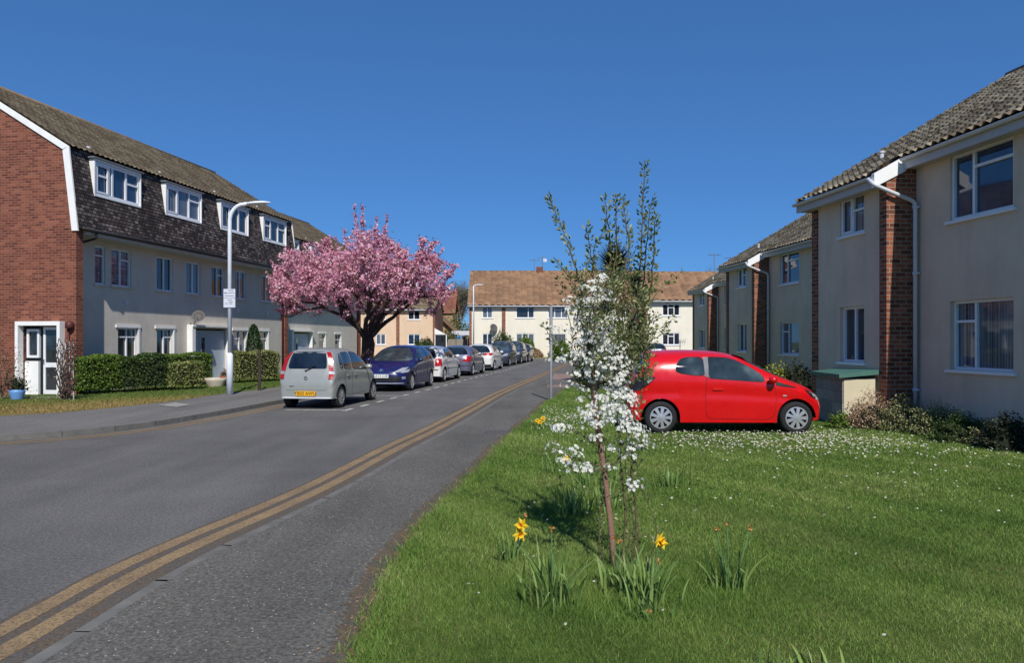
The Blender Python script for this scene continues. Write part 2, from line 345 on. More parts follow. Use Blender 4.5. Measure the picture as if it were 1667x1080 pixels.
# ---------------------------------------------------------------- left gambrel blocks
TH = math.atan2(1, .172)                        # street direction of the left row
def gambrel(name, loc, L, label, gable_detail=True, dormers=(), fw=(), gw=(), door=None, holes_extra=()):
    r = empty(name, loc, TH); tag(r, label, 'apartment block', 'three storey rendered blocks along the left kerb')
    WY = .55                                     # render plane; nib and knee stand at y=0
    EV, KN, KY, RZ, RY = 4.98, 7.33, .26, 9.80, 4.25
    D = 8.5
    holes = [(a, b, 3.44, 4.64) for a, b, *_ in fw] + [(a, b, c, 2.1) for a, b, c, *_ in gw]
    if door: holes.append((door[0], door[1], .12, 2.14))
    mb = MB(); facade(mb, .28, L - .02, 0, 4.95, WY, holes, rev=.1)
    mb.build('rendered_wall', M['stucco_grey'], r)
    # gable ends in brick, with nib to y=0 and the gambrel outline
    for nm, xa, xb in (('brick_gable', 0, .28), ('brick_gable', L - .28, L)):
        g = MB()
        out = [(0, 0), (0, 4.9), (KY + .02, KN - .05), (RY, RZ - .08), (2 * RY - KY, KN - .05), (D, 4.9), (D, 0)]
        if xa: out[0] = (.40, 0); out[1] = (.40, 4.9)
        if nm and xa == 0 and gable_detail:      # leave the doorway open
            dy0, dy1, dz1 = .46, 1.74, 2.12
            g.face([(xa, 0, 0), (xa, 0, 4.9), (xa, dy0, 4.9), (xa, dy0, 0)]); g.face([(xa, dy1, 0), (xa, dy1, 4.9), (xa, D, 4.9), (xa, D, 0)])
            g.face([(xa, dy0, dz1), (xa, dy0, 4.9), (xa, dy1, 4.9), (xa, dy1, dz1)])
            g.face([(xa, *p) for p in out[1:-1]])
            for q in ([(xa, dy0, 0), (xa + .25, dy0, 0), (xa + .25, dy0, dz1), (xa, dy0, dz1)], [(xa, dy1, 0), (xa, dy1, dz1), (xa + .25, dy1, dz1), (xa + .25, dy1, 0)]): g.face(q)
            g.face([(xa + .27, dy0, 0), (xa + .27, dy1, 0), (xa + .27, dy1, dz1), (xa + .27, dy0, dz1)])
        else: g.face([(xa, *p) for p in out])
        g.face([(xb, *p) for p in reversed(out)])
        for i in range(len(out) - 1):
            g.face([(xa, *out[i]), (xb, *out[i]), (xb, *out[i + 1]), (xa, *out[i + 1])])
        g.build(nm, M['brick'], r)
    # mansard face of hung tiles (thick slab) and upper roof
    hs = [(a, b) for a, b in dormers]
    ms = MB()
    y0, z0, y1, z1 = -.12, 4.93, KY, KN
    def sy(z): return y0 + (z - z0) / (z1 - z0) * (y1 - y0)
    xs = [-.02] + [v for h in hs for v in h] + [L + .02]
    for i in range(0, len(xs) - 1):
        cols = [(z0, z1)] if i % 2 == 0 else [(z0, 6.08), (7.10, z1)]
        for za, zb in cols: ms.face([(xs[i], sy(za), za), (xs[i + 1], sy(za), za), (xs[i + 1], sy(zb), zb), (xs[i], sy(zb), zb)])
    ms.face([(-.02, y0, z0), (-.02, y0 + .5, z0), (L + .02, y0 + .5, z0), (L + .02, y0, z0)])
    ms.build('mansard_tiles', M['tilehang'], r)
    # black gutter and fascia under the hung tiles
    MB().box(.285, L - .285, -.10, WY - .003, 4.80, 4.925).build('fascia', M['soffit'], r)
    gu = MB(); gu.tube([(.05, -.17, 4.93), (L + .02, -.17, 4.93)], .055, 8); gu.build('gutter', M['blackplastic'], r, smooth=True)
    downpipe(r, bend([(.62, -.17, 4.9), (.62, -.17, 4.72), (.36, WY - .08, 4.5), (.36, WY - .08, .1)], .08), 'blackplastic', .035)
    downpipe(r, bend([(L - .35, -.17, 4.9), (L - .35, -.17, 4.75), (L - .33, WY - .06, 4.6), (L - .33, WY - .06, .1)], .06), 'brownpipe', .05)
    rf = tiles(r, -.06, L + .06, KY - .1, KN - .03, RY, RZ, M['roof_brown'], tw=.22, cg=.27, sub=5, seed=3, amp=.045)
    tiles(r, -.06, L + .06, 2 * RY - KY + .1, KN - .03, RY, RZ, M['roof_brown'], cg=.6, sub=2, seed=4)
    back = MB(); back.face([(-.02, 2 * RY - KY, KN), (-.02, D + .1, 4.9), (L + .02, D + .1, 4.9), (L + .02, 2 * RY - KY, KN)]); back.face([(0, D, 0), (L, D, 0), (L, D, 4.9), (0, D, 4.9)])
    back.build('rear_wall', M['tilehang'], r)
    MB().tube([(-.06, RY, RZ), (L + .06, RY, RZ)], .1, 8).build('ridge_tiles', M['ridge'], rf, smooth=True)
    # white verge boards
    for xe, sgn in ((0, -1), (L, 1)):
        vb = MB()
        P = [(-.1, 4.86), (KY - .06, KN - .02), (RY, RZ + .0)]
        for i in range(2):
            (ya, za), (yb, zb) = P[i], P[i + 1]; dx = sgn * .05
            wv = .20 if i == 0 else 0; wz = .0 if i == 0 else .19
            x0_, x1_ = (xe + dx, xe) if dx < 0 else (xe, xe + dx)
            q0 = [(ya, za), (ya + wv, za - wz), (yb + wv, zb - (.19 if i else .11)), (yb, zb)]
            if i == 1: q0[1] = (ya + .2, za - .08)
            vb.add([(x0_, *p) for p in q0] + [(x1_, *p) for p in q0], [(0, 1, 2, 3), (7, 6, 5, 4), (0, 4, 5, 1), (1, 5, 6, 2), (2, 6, 7, 3), (3, 7, 4, 0)])
        vb.build('verge_board', M['whitepaint'], r)
    # dormers
    for k, (a, b) in enumerate(dormers):
        d = MB(); yf = .055
        d.box(a - .03, b + .03, yf - .02, .6, 7.10, 7.16); d.box(a - .03, b + .03, yf - .02, .6, 6.03, 6.08)
        d.box(a - .04, a, yf - .02, .6, 6.08, 7.10); d.box(b, b + .04, yf - .02, .6, 6.08, 7.10)
        do = d.build('dormer', M['whitepaint'], r)
        cols = [((1, (.6,)), (.25, ()), (1, ()), (1, (.6,))), ((1, ()), (1, ()), (1, (.7,))), ((1, ()), (1, ()), (1, ())), ((1, (.65,)), (1, ()), (1, (.65,)))][k % 4]
        window(do, a + .01, b - .01, 6.09, 7.09, yf, cols, ['g_blue', 'g_net', 'g_dark', 'g_dark'][k % 4], sill=False, t=.07, rev=.04, sash=(0,))
        MB().box(a - .12, b + .1, yf - .08, .3, 7.165, 7.20).build('flashing', M['lead'], do)
        v = MB(); xv = a + .4; v.lathe([(.05, 0), (.05, .14), (.07, .14), (.07, .19), (0, .2)], 10, Matrix.Translation((xv, KY + .35, KN + .12))); v.box(xv - .12, xv + .12, KY + .12, KY + .4, KN + .11, KN + .14)
        v.build('roof_vent', M['pipe'], r)
    for a, b, cols, g in fw: window(r, a, b, 3.44, 4.64, WY, cols, g, sillmat=M['stucco_grey'])
    for a, b, c, cols, g in gw:
        window(r, a, b, c, 2.1, WY, cols, g)
        ln = MB(); ln.box(a - .12, b + .12, WY - .04, WY - .002, 2.105, 2.20); ln.box(b + .002, b + .1, WY - .03, WY - .003, c - .05, 2.10)
        ln.build('window_surround', M['whitepaint'], r)
    if door:
        a, b = door
        dd = MB(); dd.box(a + .65, a + 1.55, WY + .04, WY + .09, .15, 2.08); do = dd.build('door', M['door_blue'], r)
        MB().box(a + .78, a + .98, WY + .028, WY + .039, 1.0, 1.8).build('pane', M['g_dark'], do)
        MB().box(a + 1.42, a + 1.46, WY - .0, WY + .039, .98, 1.12).build('handle', M['chrome'], do)
        MB().box(a + .02, a + .64, WY + .05, WY + .08, .15, 2.08).box(a + 1.56, b - .02, WY + .05, WY + .08, .15, 2.08).build('side_panel', M['door_blue'], r)
        p = MB(); p.box(a - .2, a - .002, WY - .22, WY + .05, 0.1, 2.2); p.box(a - .2, b + .2, WY - .25, WY - .002, 2.2, 2.28); p.box(b + .002, b + .1, WY - .18, WY - .002, .1, 2.2)
        p.build('door_surround', M['whitepaint'], r)
        MB().box(a - .2, b + .2, WY - .6, WY - .01, 0.02, .15).build('doorstep', M['concrete'], r)
    for x in (2.75, 6.35, 9.6, 12.1):
        if x < L - .5:
            v = MB(); v.box(x, x + .16, WY - .03, WY - .002, 2.86, 3.02); v.box(x + .03, x + .13, WY - .034, WY - .031, 2.89, 2.99); v.build('wall_vent', M['pipe'], r)
    return r
M['door_blue'] = plain('pale_blue_door', S(176, 190, 204), .45, .05)
M['concrete'] = plain('concrete', S(150, 146, 138), .85, .18, 5, bump=.3)
M['chrome'] = plain('chrome', S(200, 200, 205), .2, .02, metal=1.0)
C2 = ((1, ()), (1, ())); C2t = ((1, ()), (1, (.72,)))
D0 = (-12.6, 21.3, 0)
block = gambrel('apartment_block', D0, 13.85, 'nearest grey rendered block with brick gable, dark hung tiles and four white dormers',
    dormers=[(.82, 2.85), (4.2, 6.25), (7.6, 9.6), (10.9, 12.95)],
    fw=[(1.42, 1.88, ((1, (.75,)),), 'g_net'), (2.15, 3.08, C2t, 'g_blind'), (4.4, 5.3, C2, 'g_dark'), (6.1, 7.0, C2, 'g_net'), (7.75, 8.65, C2t, 'g_dark'), (9.45, 10.35, C2, 'g_net'), (11.6, 13.15, ((1, ()), (1, ()), (1, ())), 'g_net')],
    gw=[(2.45, 3.4, .9, ((1, (.75,)), (1, (.75,))), 'g_dark'), (4.4, 5.3, .9, ((1, ()), (1, (.75,))), 'g_dark'), (9.35, 10.4, .9, ((1, (.72,)), (1, ())), 'g_net'), (11.2, 12.2, .9, ((1, (.72,)),), 'g_dark')],
    door=(6.35, 8.75))
def entrance():                                   # door set in the south gable of the nearest block
    r = block
    y0, y1, z1 = .46, 1.74, 2.12                  # local y; gable face is at x=0 and looks to -x
    e = MB()
    e.box(-.20, -.002, y0 - .1, y0 + .0, 0, z1 + .12); e.box(-.20, -.002, y1, y1 + .1, 0, z1 + .12); e.box(-.20, -.002, y0, y1, z1, z1 + .12)
    e.build('door_surround', M['whitepaint'], r)
    f = MB(); f.box(.10, .14, y0, y1, .02, z1).build('dark_backing', M['blackplastic'], r)
    # glazed door (street side) and side light with panel (left)
    dm = MB(); ya, yb = y0 + .06, y0 + .66
    for q in ((ya, ya + .07, .12, 2.08), (yb - .07, yb, .12, 2.08), (ya + .07, yb - .07, 2.0, 2.08), (ya + .07, yb - .07, .12, .24), (ya + .07, yb - .07, .9, 1.04)): dm.box(.05, .098, *q)
    do = dm.build('door', M['white'], r)
    MB().box(.075, .085, ya + .07, yb - .07, 1.04, 2.0).box(.075, .085, ya + .07, yb - .07, .24, .9).build('pane', M['g_dark'], do)
    MB().box(.02, .05, yb - .05, yb - .02, 1.0, 1.14).build('handle', M['chrome'], do)
    wm = MB(); ya, yb = y0 + .78, y1 - .08
    for q in ((ya, ya + .07, 1.18, 2.02), (yb - .07, yb, 1.18, 2.02), (ya + .07, yb - .07, 1.95, 2.02), (ya + .07, yb - .07, 1.18, 1.25)): wm.box(.03, .098, *q)
    wo = wm.build('window', M['white'], r); MB().box(.075, .085, ya + .07, yb - .07, 1.25, 1.95).build('pane', M['g_dark'], wo)
    MB().box(.02, .098, y0 + .80, y1 - .03, .06, 1.08).build('lower_panel', M['whitepaint'], r)
    MB().box(-.5, -.21, y0 - .1, y1 + .2, .0, .06).build('doorstep', M['concrete'], r)
    bm_ = MB(); bm_.lathe([(0, -.02), (.10, -.02), (.12, .02), (.12, .12), (.08, .18), (0, .2)], 14, Matrix.Translation((-.08, .14, 2.05)))
    bm_.build('lamp_housing', M['brownpipe'], r, smooth=True)
    downpipe(r, [(-.06, .2, 2.05), (-.06, .2, .05)], 'brownpipe', .03)
entrance()
M['dishgrey'] = plain('shadow_toned_dish', S(84, 82, 80), .6, .1)  # shadow inside the bowl is put into this dark base colour
def dish(par, x, y, z, s=1.0, nd=(-.8, -.35, .42)):
    mb = MB(); R = Matrix.Translation((x, y - .34, z)) @ Vector(nd).to_track_quat('Z', 'Y').to_matrix().to_4x4()
    mb.lathe([(0, 0), (.12 * s, .008), (.24 * s, .035), (.33 * s, .075), (.335 * s, .07), (.24 * s, .025), (.12 * s, -.004), (0, -.01)], 20, R)
    o = mb.build('satellite_dish', M['dishgrey'], par, smooth=True)
    MB().tube([(x, y, z - .32), (x, y - .14, z - .3), (x, y - .26, z - .04)], .018, 6).box(x - .05, x + .05, y - .02, y, z - .4, z - .24).build('bracket', M['lead'], o)
    MB().tube([R @ Vector((0, -.3 * s, .05)), R @ Vector((0, -.1, .4 * s))], .012, 6).build('feed_arm', M['lead'], o)
    return o
dish(block, 6.35, .55, 2.58, .7)
P2 = at(480, 389, 38.4)
block2 = gambrel('apartment_block', (-12.25, 37.3, 0), 13.4, 'second grey rendered block, set back beyond the first and partly behind the pink tree', dormers=[(1.3, 3.3), (4.9, 6.9), (8.3, 10.2)],
    fw=[(1.4, 2.3, C2, 'g_net'), (4.2, 5.1, C2, 'g_dark'), (7.2, 8.1, C2, 'g_net'), (10.2, 11.1, C2, 'g_dark')],
    gw=[(.9, 1.9, .9, C2, 'g_net'), (7.0, 7.9, .9, ((1, (.7,)),), 'g_dark'), (9.4, 10.3, .9, ((1, (.7,)),), 'g_dark')], door=(3.3, 5.7), gable_detail=False)

# ---------------------------------------------------------------- right row of stepped houses
TR = -math.pi / 2 + math.atan(.12)
M['box_green'] = plain('green_felt_lid', S(70, 110, 98), .6, .15, 5)
def stepped_house(loc, label, near=False, blinds='g_net'):
    """origin: corner where the south return of the bay meets the main wall; x runs towards the camera"""
    r = empty('rendered_house', loc, TR); tag(r, label, 'house', 'stepped two storey houses on the right')
    BW, BD, ML = 2.6, .58, 8.5
    EVM, EVB = 5.12, 4.84; sub = 8 if near else 5
    mb = MB()
    big = [(1.0, 2.42, 1.17, 2.38), (1.0, 2.42, 3.80, 4.96)]; small = [(3.35, 4.2, 1.17, 2.3), (3.35, 4.2, 3.8, 4.9)]; far_ = [(5.6, 7.2, 1.17, 2.38), (5.6, 7.2, 3.80, 4.96)]
    facade(mb, 0.0, ML, 0, 5.1, 0, big + small + far_, rev=.12); mb.build('rendered_wall', M['stucco_right'], r)
    mb = MB(); bh = [(-1.52, -.66, 1.24, 2.38), (-1.52, -.66, 3.86, 4.66)]
    facade(mb, -BW + .22, -.002, 0, 4.86, -BD, bh, rev=.12); mb.build('bay_wall', M['stucco_right'], r)
    # brick returns either end of the bay, standing proud of the render
    b = MB(); b.box(-.12, .10, -BD - .03, .02, 0, 5.0); b.build('brick_pier', M['brick_dark'], r)
    b = MB(); b.box(-BW, -BW + .22, -BD - .03, 8.9, 0, 4.8); b.face([(-BW - .001, 0, 4.8), (-BW - .001, 8.9, 4.8), (-BW - .001, 4.45, 7.55)])
    b.build('brick_gable', M['brick_dark'], r)
    b = MB(); b.box(ML - .22, ML, .003, 8.9, 0, 5.1); b.face([(ML + .001, 0, 5.1), (ML + .001, 8.9, 5.1), (ML + .001, 4.45, 7.5)])
    b.build('brick_gable', M['brick_dark'], r)
    MB().box(-BW, ML, 8.8, 8.9, 0, 5.0).build('rear_wall', M['stucco_right'], r)
    # roof
    pt = math.tan(math.radians(30.5)); ye, ze = -.28, 5.14; yr = 4.45; zr = ze + (yr - ye) * pt
    yb = -BD - .28; zb = ze + (yb - ye) * pt
    rf = tiles(r, .0, ML + .12, ye, ze, yr, zr, M['roof_near'], tw=.2, cg=.27, sub=sub, seed=5, step=.04, amp=.06)
    tiles(r, -BW - .22, .0, yb, zb, yr, zr, M['roof_near'], tw=.2, cg=.27, sub=sub, seed=6, step=.04, amp=.06)
    tiles(r, -BW - .22, ML + .12, 2 * yr - ye, ze, yr, zr, M['roof_near'], sub=2, cg=.6, seed=7)
    dk = MB(); dk.face([(0, ye + .03, ze - .03), (ML + .1, ye + .03, ze - .03), (ML + .1, yr, zr - .04), (0, yr, zr - .04)]); dk.face([(-BW - .2, yb + .03, zb - .03), (-.0, yb + .03, zb - .03), (-.0, yr, zr - .05), (-BW - .2, yr, zr - .05)]); dk.build('roof_deck', M['blackplastic'], r)
    MB().tube([(-BW - .24, yr, zr + .02), (ML + .14, yr, zr + .02)], .11, 8).build('ridge_tiles', M['ridge'], rf, smooth=True)
    # fascias and soffits, gutters
    f = MB(); f.box(.14, ML + .1, ye, ye + .025, ze - .22, ze + .01); f.box(.14, ML + .1, ye + .026, -.001, ze - .20, ze - .18)
    f.box(-BW - .2, .0, yb, yb + .025, zb - .22, zb + .01); f.box(-BW - .2, .0, yb + .026, -BD - .001, zb - .2, zb - .18)
    f.box(-BW - .22, -BW - .2, yb, yb + .6, zb - .2, zb + .1)
    f.build('fascia', M['soffit'], r)
    w_ = MB()                                     # white board closing the lower bay roof, facing the camera
    q = [(yb - .02, zb - .23), (ye + .05, ze - .24), (ye + .05, ze + .05), (yb - .02, zb + .03)]
    w_.add([(.04, *p) for p in q] + [(.135, *p) for p in q], [(3, 2, 1, 0), (4, 5, 6, 7), (0, 1, 5, 4), (1, 2, 6, 5), (2, 3, 7, 6), (3, 0, 4, 7)])
    w_.build('verge_board', M['whitepaint'], r)
    g = MB()
    for xa, xb, yy, zz in ((.0 - BW - .22, .02, yb - .06, zb - .045), (.16, ML + .1, ye - .06, ze - .045)):
        n = 8; V = []; F = []
        for x in (xa, xb):
            for k in range(n + 1):
                a = math.pi * k / n; V.append((x, yy - .055 * math.cos(a), zz - .055 * math.sin(a) + .02))
        for k in range(n): F.append((k, k + 1, n + 2 + k, n + 1 + k))
        g.add(V, F)
    g.build('gutter', M['pipe'], r, smooth=True)
    downpipe(r, bend([(.0, yb - .06, zb - .05), (.19, yb - .05, zb - .2), (.19, -.09, zb - .5), (.19, -.09, .1)], .09), 'pipe', .038, cl=(4.2, 2.95, .75) if near else (2.95,))
    v = MB(); v.lathe([(.045, 0), (.045, .17), (.06, .17), (.06, .21), (0, .22)], 10, Matrix.Translation((-1.35, .25, zb + (.25 - yb) * pt + .0))); v.build('roof_vent', M['pipe'], r)
    A = ((1, (.74,)), (1.9, ())); U = ((1, ()), (1.9, (.72,)))
    window(r, 1.0, 2.42, 1.17, 2.38, 0, ((1.0, (.7,)), (1.75, ())), blinds, rev=.1, sash=(), t=.05)
    window(r, 1.0, 2.42, 3.80, 4.96, 0, ((1, ()), (1.75, (.74,))), 'g_blue', rev=.06, t=.055)
    for (a, b_, c, d) in small: window(r, a, b_, c, d, 0, ((1, (.7,)),), 'g_dark', rev=.1)
    for (a, b_, c, d) in far_: window(r, a, b_, c, d, 0, ((1, (.74,)), (1.75, ())), 'g_net', rev=.1)
    window(r, *bh[0], -BD, C2, 'g_dark', rev=.1); window(r, *bh[1], -BD, ((1, ()), (1, (.6,))), 'g_net', rev=.05, sash=(0,))
    return r
house1 = stepped_house((7.67, 14.1, 0), 'nearest grey rendered house on the right, behind the shrubs and beside the green-lidded bin store', True, 'g_vert')
house2 = stepped_house((10.07, 29.0, 0), 'grey rendered house seen above the red car, second along the right row')
house3 = stepped_house((12.45, 44.6, 0), 'farthest grey rendered house of the right row, in front of the cream house')
o = MB().tube([(1.34, .22, 1.22), (1.34, .22, 1.31), (1.5, .22, 1.34), (1.8, .22, 1.33), (1.95, .22, 1.22)], [.03, .06, .07, .06, .03], 8).build('windowsill_ornament', M['interior'], house1)

# ---------------------------------------------------------------- far cream houses, peach house
def far_house(loc, label, L, left_bay=True, wins=(), mat='stucco_cream', ev=5.12, zr=8.75, yr=4.6, rmat='roof_orange', rz=0.0, gcol='cream houses across the end of the street', bays=(), hip=False, pipe_x=None, cat='house'):
    r = empty('terraced_house', loc, rz); tag(r, label, cat, gcol)
    holes = [(a, b, c, d) for a, b, c, d, *_ in wins]
    mb = MB(); facade(mb, 0, L, 0, ev, 0, [h for h in holes], rev=.09)
    mb.box(0, .02, .1, 9, 0, ev); mb.box(L - .02, L, .1, 9, 0, ev); mb.box(0, L, 8.9, 9, 0, ev)
    mb.build('rendered_wall', M[mat], r)
    for x in (-.24, L + .002):
        b = MB(); b.box(x, x + .238, -.05, 9, 0, ev - .05); b.face([(x, 0, ev - .05), (x, 2 * yr, ev - .05), (x, yr, zr - .1)]); b.face([(x + .238, 0, ev - .05), (x + .238, yr, zr - .1), (x + .238, 2 * yr, ev - .05)])
        b.build('brick_gable', M['brick_dark'], r)
    rf = tiles(r, -.4, L + .4, -.35, ev - .08, yr, zr, M[rmat], tw=.6, sub=6, seed=9, amp=.13, step=.04)
    tiles(r, -.4, L + .4, 2 * yr + .35, ev - .08, yr, zr, M[rmat], sub=2, cg=.6, seed=10)
    MB().tube([(-.4, yr, zr + .02), (L + .4, yr, zr + .02)], .12, 8).build('ridge_tiles', M['ridge'], rf, smooth=True)
    MB().box(-.38, L + .38, -.34, -.31, ev - .27, ev - .1).box(-.38, L + .38, -.31, -.002, ev - .25, ev - .22).build('fascia', M['soffit'], r)
    MB().tube([(-.38, -.4, ev - .13), (L + .38, -.4, ev - .13)], .06, 6).build('gutter', M['pipe'], r, smooth=True)
    for a, b, c, d, cols, g in wins:
        window(r, a, b, c, d, 0, cols, g, t=.085, rev=.05)
    if pipe_x is not None:
        MB().box(pipe_x, pipe_x + .35, -.05, -.002, 0, ev - .3).build('brick_strip', M['brick_dark'], r)
    return r
def fx(px, Y, x0): return (px - 833.5) / 1200 * Y - x0
Y1 = 71.0; X0 = (768 - 833.5) / 1200 * Y1
g3 = ((1, ()), (1, (.7,)), (1, ())); g2 = ((1, ()), (1, ()))
def W(a, b, up, cols, g, Y=Y1, x0=X0): return (fx(a, Y, x0), fx(b, Y, x0), 3.85 if up else 1.22, 4.97 if up else 2.38, cols, g)
far1 = far_house((X0, Y1, 0), 'wide cream rendered house with orange tiled roof across the street end, beyond the parked cars', 17.8,
    wins=[W(785, 802, 1, g2, 'g_net'), W(785, 802, 0, g2, 'g_dark'), W(840, 870, 1, ((2, ()), (1, ())), 'g_dark'), W(840, 870, 0, g3, 'g_net'), W(892, 925, 1, g3, 'g_net'), W(892, 922, 0, ((1, ()),), 'g_vert'), W(950, 975, 1, g3, 'g_dark'), W(950, 975, 0, g3, 'g_dark'), W(1010, 1035, 1, g3, 'g_dark'), W(1010, 1035, 0, g3, 'g_net')],
    pipe_x=fx(817, Y1, X0))
dish(far1, 2.1, 0, 2.9, 1.2, (.5, -.8, .3))
MB().box(fx(876, Y1, X0), fx(887, Y1, X0), 4.3, 4.9, 8.4, 9.25).build('chimney', M['brick'], far1)
Ya = 67.0; Xa = (1053 - 833.5) / 1200 * Ya
def Wb(a, b, up, cols, g): return (fx(a, Ya, Xa), fx(b, Ya, Xa), 3.95 if up else 1.28, 5.02 if up else 2.42, cols, g)
far2 = far_house((Xa, Ya, 0), 'cream rendered house right of the spiky palm, seen over the roof of the red car', 12.5, ev=5.36, zr=8.25, yr=4.2,
    wins=[Wb(1078, 1107, 1, g3, 'g_dark'), Wb(1078, 1107, 0, g3, 'g_dark'), Wb(1132, 1150, 1, g2, 'g_dark'), Wb(1132, 1150, 0, g2, 'g_dark'), Wb(1180, 1205, 1, g3, 'g_dark')])
Yp = 78.0; Xp = (560 - 833.5) / 1200 * Yp
def Wp(a, b, up, cols, g): return (fx(a, Yp, Xp), fx(b, Yp, Xp), 3.9 if up else 1.25, 4.9 if up else 2.4, cols, g)
peach = far_house((Xp, Yp, 0), 'peach rendered house behind the pink tree, left of the gap', 9.4, mat='stucco_peach', rmat='roof_brown', ev=5.05, zr=7.3, yr=4.2,
    wins=[Wp(664, 684, 1, g2, 'g_dark'), Wp(664, 684, 0, g2, 'g_blue'), Wp(612, 628, 0, g2, 'g_net'), Wp(612, 628, 1, g2, 'g_dark')], pipe_x=fx(645, Yp, Xp), gcol='houses glimpsed between the left row and the end houses')
# porch with white gable on the peach house
pr = MB(); xp = fx(708, Yp, Xp)
pr.face([(xp, -.4, 2.3), (xp + 1.3, -.4, 2.3), (xp, -.4, 3.0)]); pr.box(xp + 1.2, xp + 1.3, -.4, -.3, 0, 2.3); pr.box(xp, xp + .08, -.4, -.3, 0, 2.3); pr.box(xp, xp + 1.3, -.4, 2.5, 2.28, 2.34)
pr.build('porch', M['whitepaint'], peach)
MB().face([(xp + .08, -.35, 0), (xp + 1.2, -.35, 0), (xp + 1.2, -.35, 2.28), (xp + .08, -.35, 2.28)]); 
MB().box(xp + .08, xp + 1.2, -.34, -.3, 0.05, 2.27).build('porch_glazing', M['g_dark'], peach)
# brown-roofed houses behind the gap
def back_house(px0, px1, Y, ev_y, ridge_y, label, wall, roof, gable=False):
    x0 = (px0 - 833.5) / 1200 * Y; x1 = (px1 - 833.5) / 1200 * Y; L = x1 - x0
    ev = EYE + (555 - ev_y) / 1200 * Y; rz = EYE + (555 - ridge_y) / 1200 * (Y + 4)
    r = empty('brick_house', (x0, Y, 0)); tag(r, label, 'house', 'houses glimpsed between the left row and the end houses')
    if gable:
        out = [(0, 0), (L, 0), (L, ev), (L * .0, rz)]
        g = MB(); g.add([(x, 0, z) for x, z in out] + [(x, 8, z) for x, z in out], [(0, 1, 2, 3), (7, 6, 5, 4), (0, 4, 5, 1), (1, 5, 6, 2), (2, 6, 7, 3), (3, 7, 4, 0)]); g.build('wall', wall, r)
        MB().bar((L + .2, 3.6, ev + .02), (-.2, 3.6, rz + .12), 8.4, .15, up=(0, 0, 1)).build('roof', roof, r)
    else:
        g = MB(); h = [(L * .25, L * .45, ev * .62, ev * .85), (L * .65, L * .85, ev * .62, ev * .85)]; facade(g, 0, L, 0, ev, 0, h); g.box(0, .05, .1, 8, 0, ev); g.box(L - .05, L, .1, 8, 0, ev); g.build('wall', wall, r)
        tiles(r, -.3, L + .3, -.3, ev - .05, 4, rz, roof, sub=2)
        tiles(r, -.3, L + .3, 8.3, ev - .05, 4, rz, roof, sub=2, cg=.6)
        for q in h: window(r, *q, 0, g2, 'g_dark', t=.08)
    return r
M['tanbrick'] = brick('tan_brick', S(150, 120, 84), S(170, 138, 96), S(184, 152, 110), S(160, 140, 112))
M['tanroof'] = plain('tan_roof', S(128, 100, 70), .9, .15, 2, bump=.3)
back_house(688, 738, 104, 510, 474, 'brown-roofed brick house in the gap beyond the peach house', M['tanbrick'], roofmat('red_roof_tile', S(120, 78, 66), S(134, 90, 76), S(150, 104, 86)))
back_house(709, 748, 92, 549, 510, 'low tan house with steep sloping roof right of the peach house', M['tanbrick'], M['tanroof'], gable=True)
# ---------------------------------------------------------------- ground, road, pavements
def cat_rom(P, n=8):
    P = [Vector((*p, 0)) if len(p) == 2 else Vector(p) for p in P]; out = []
    for i in range(len(P) - 1):
        p0 = P[max(i - 1, 0)]; p1 = P[i]; p2 = P[i + 1]; p3 = P[min(i + 2, len(P) - 1)]
        for k in range(n):
            t = k / n; out.append(.5 * ((2 * p1) + (p2 - p0) * t + (2 * p0 - 5 * p1 + 4 * p2 - p3) * t * t + (3 * p1 - p0 - 3 * p2 + p3) * t ** 3))
    out.append(P[-1]); return out
def sheet(name, pts, z, mat, side=0.0, kind='structure', parent=None):
    P = [Vector((p[0], p[1], z)) for p in pts]; tr = geometry.tessellate_polygon([P]); mb = MB()
    up = []
    for t in tr:
        a, b, c = [P[i] for i in t]
        if (b - a).cross(c - a).z < 0: t = t[::-1]
        up.append(tuple(t))
    mb.add(P, up)
    if side:
        n = len(P)
        for i in range(n):
            a, b = P[i], P[(i + 1) % n]; mb.face([a, b, b - Vector((0, 0, side)), a - Vector((0, 0, side))])
    o = mb.build(name, mat, parent); 
    if kind: o['kind'] = kind
    return o
def offs(P, d):
    out = []
    for i, p in enumerate(P):
        t = (P[min(i + 1, len(P) - 1)] - P[max(i - 1, 0)]); t.z = 0; t.normalize(); out.append(p + Vector((t.y, -t.x, 0)) * d)
    return out
def resample(P, d):
    o = [P[0].copy()]; acc = 0
    for i in range(len(P) - 1):
        a, b = P[i], P[i + 1]; L = (b - a).length; t = d - acc
        while t <= L: o.append(a.lerp(b, t / L)); t += d
        acc = L - (t - d)
    return o
def ribbon(name, P, d0, d1, z, mat, thick=0.0, kind='structure', wob=0.0, seed=0, joint=0):
    if joint:
        Q = []
        for p, q in zip(resample(P, joint), resample(P, joint)[1:]): u = (q - p).normalized() * .004; Q += [p + u, q - u]
        P = Q
    rnd = random.Random(seed); A = offs(P, d0); B = offs(P, d1); mb = MB()
    for L_ in (A, B):
        for p in L_: p.z = z; p.x += rnd.uniform(-wob, wob)
    for i in range(len(P) - 1):
        if joint and i % 2: continue
        mb.face([A[i], B[i], B[i + 1], A[i + 1]])
        if thick:
            dn = Vector((0, 0, thick)); mb.face([A[i], A[i + 1], A[i + 1] - dn, A[i] - dn]); mb.face([B[i + 1], B[i], B[i] - dn, B[i + 1] - dn])
    o = mb.build(name, mat); 
    if kind: o['kind'] = kind
    return o
M['road'] = asphalt('road_asphalt', S(90, 88, 85), S(108, 106, 102), .5, spots=.35)
M['path'] = asphalt('pavement_asphalt', S(86, 84, 78), S(106, 103, 95), .55, spots=.9)
M['path_far'] = asphalt('pavement_asphalt_far', S(104, 101, 97), S(118, 115, 110), .35)
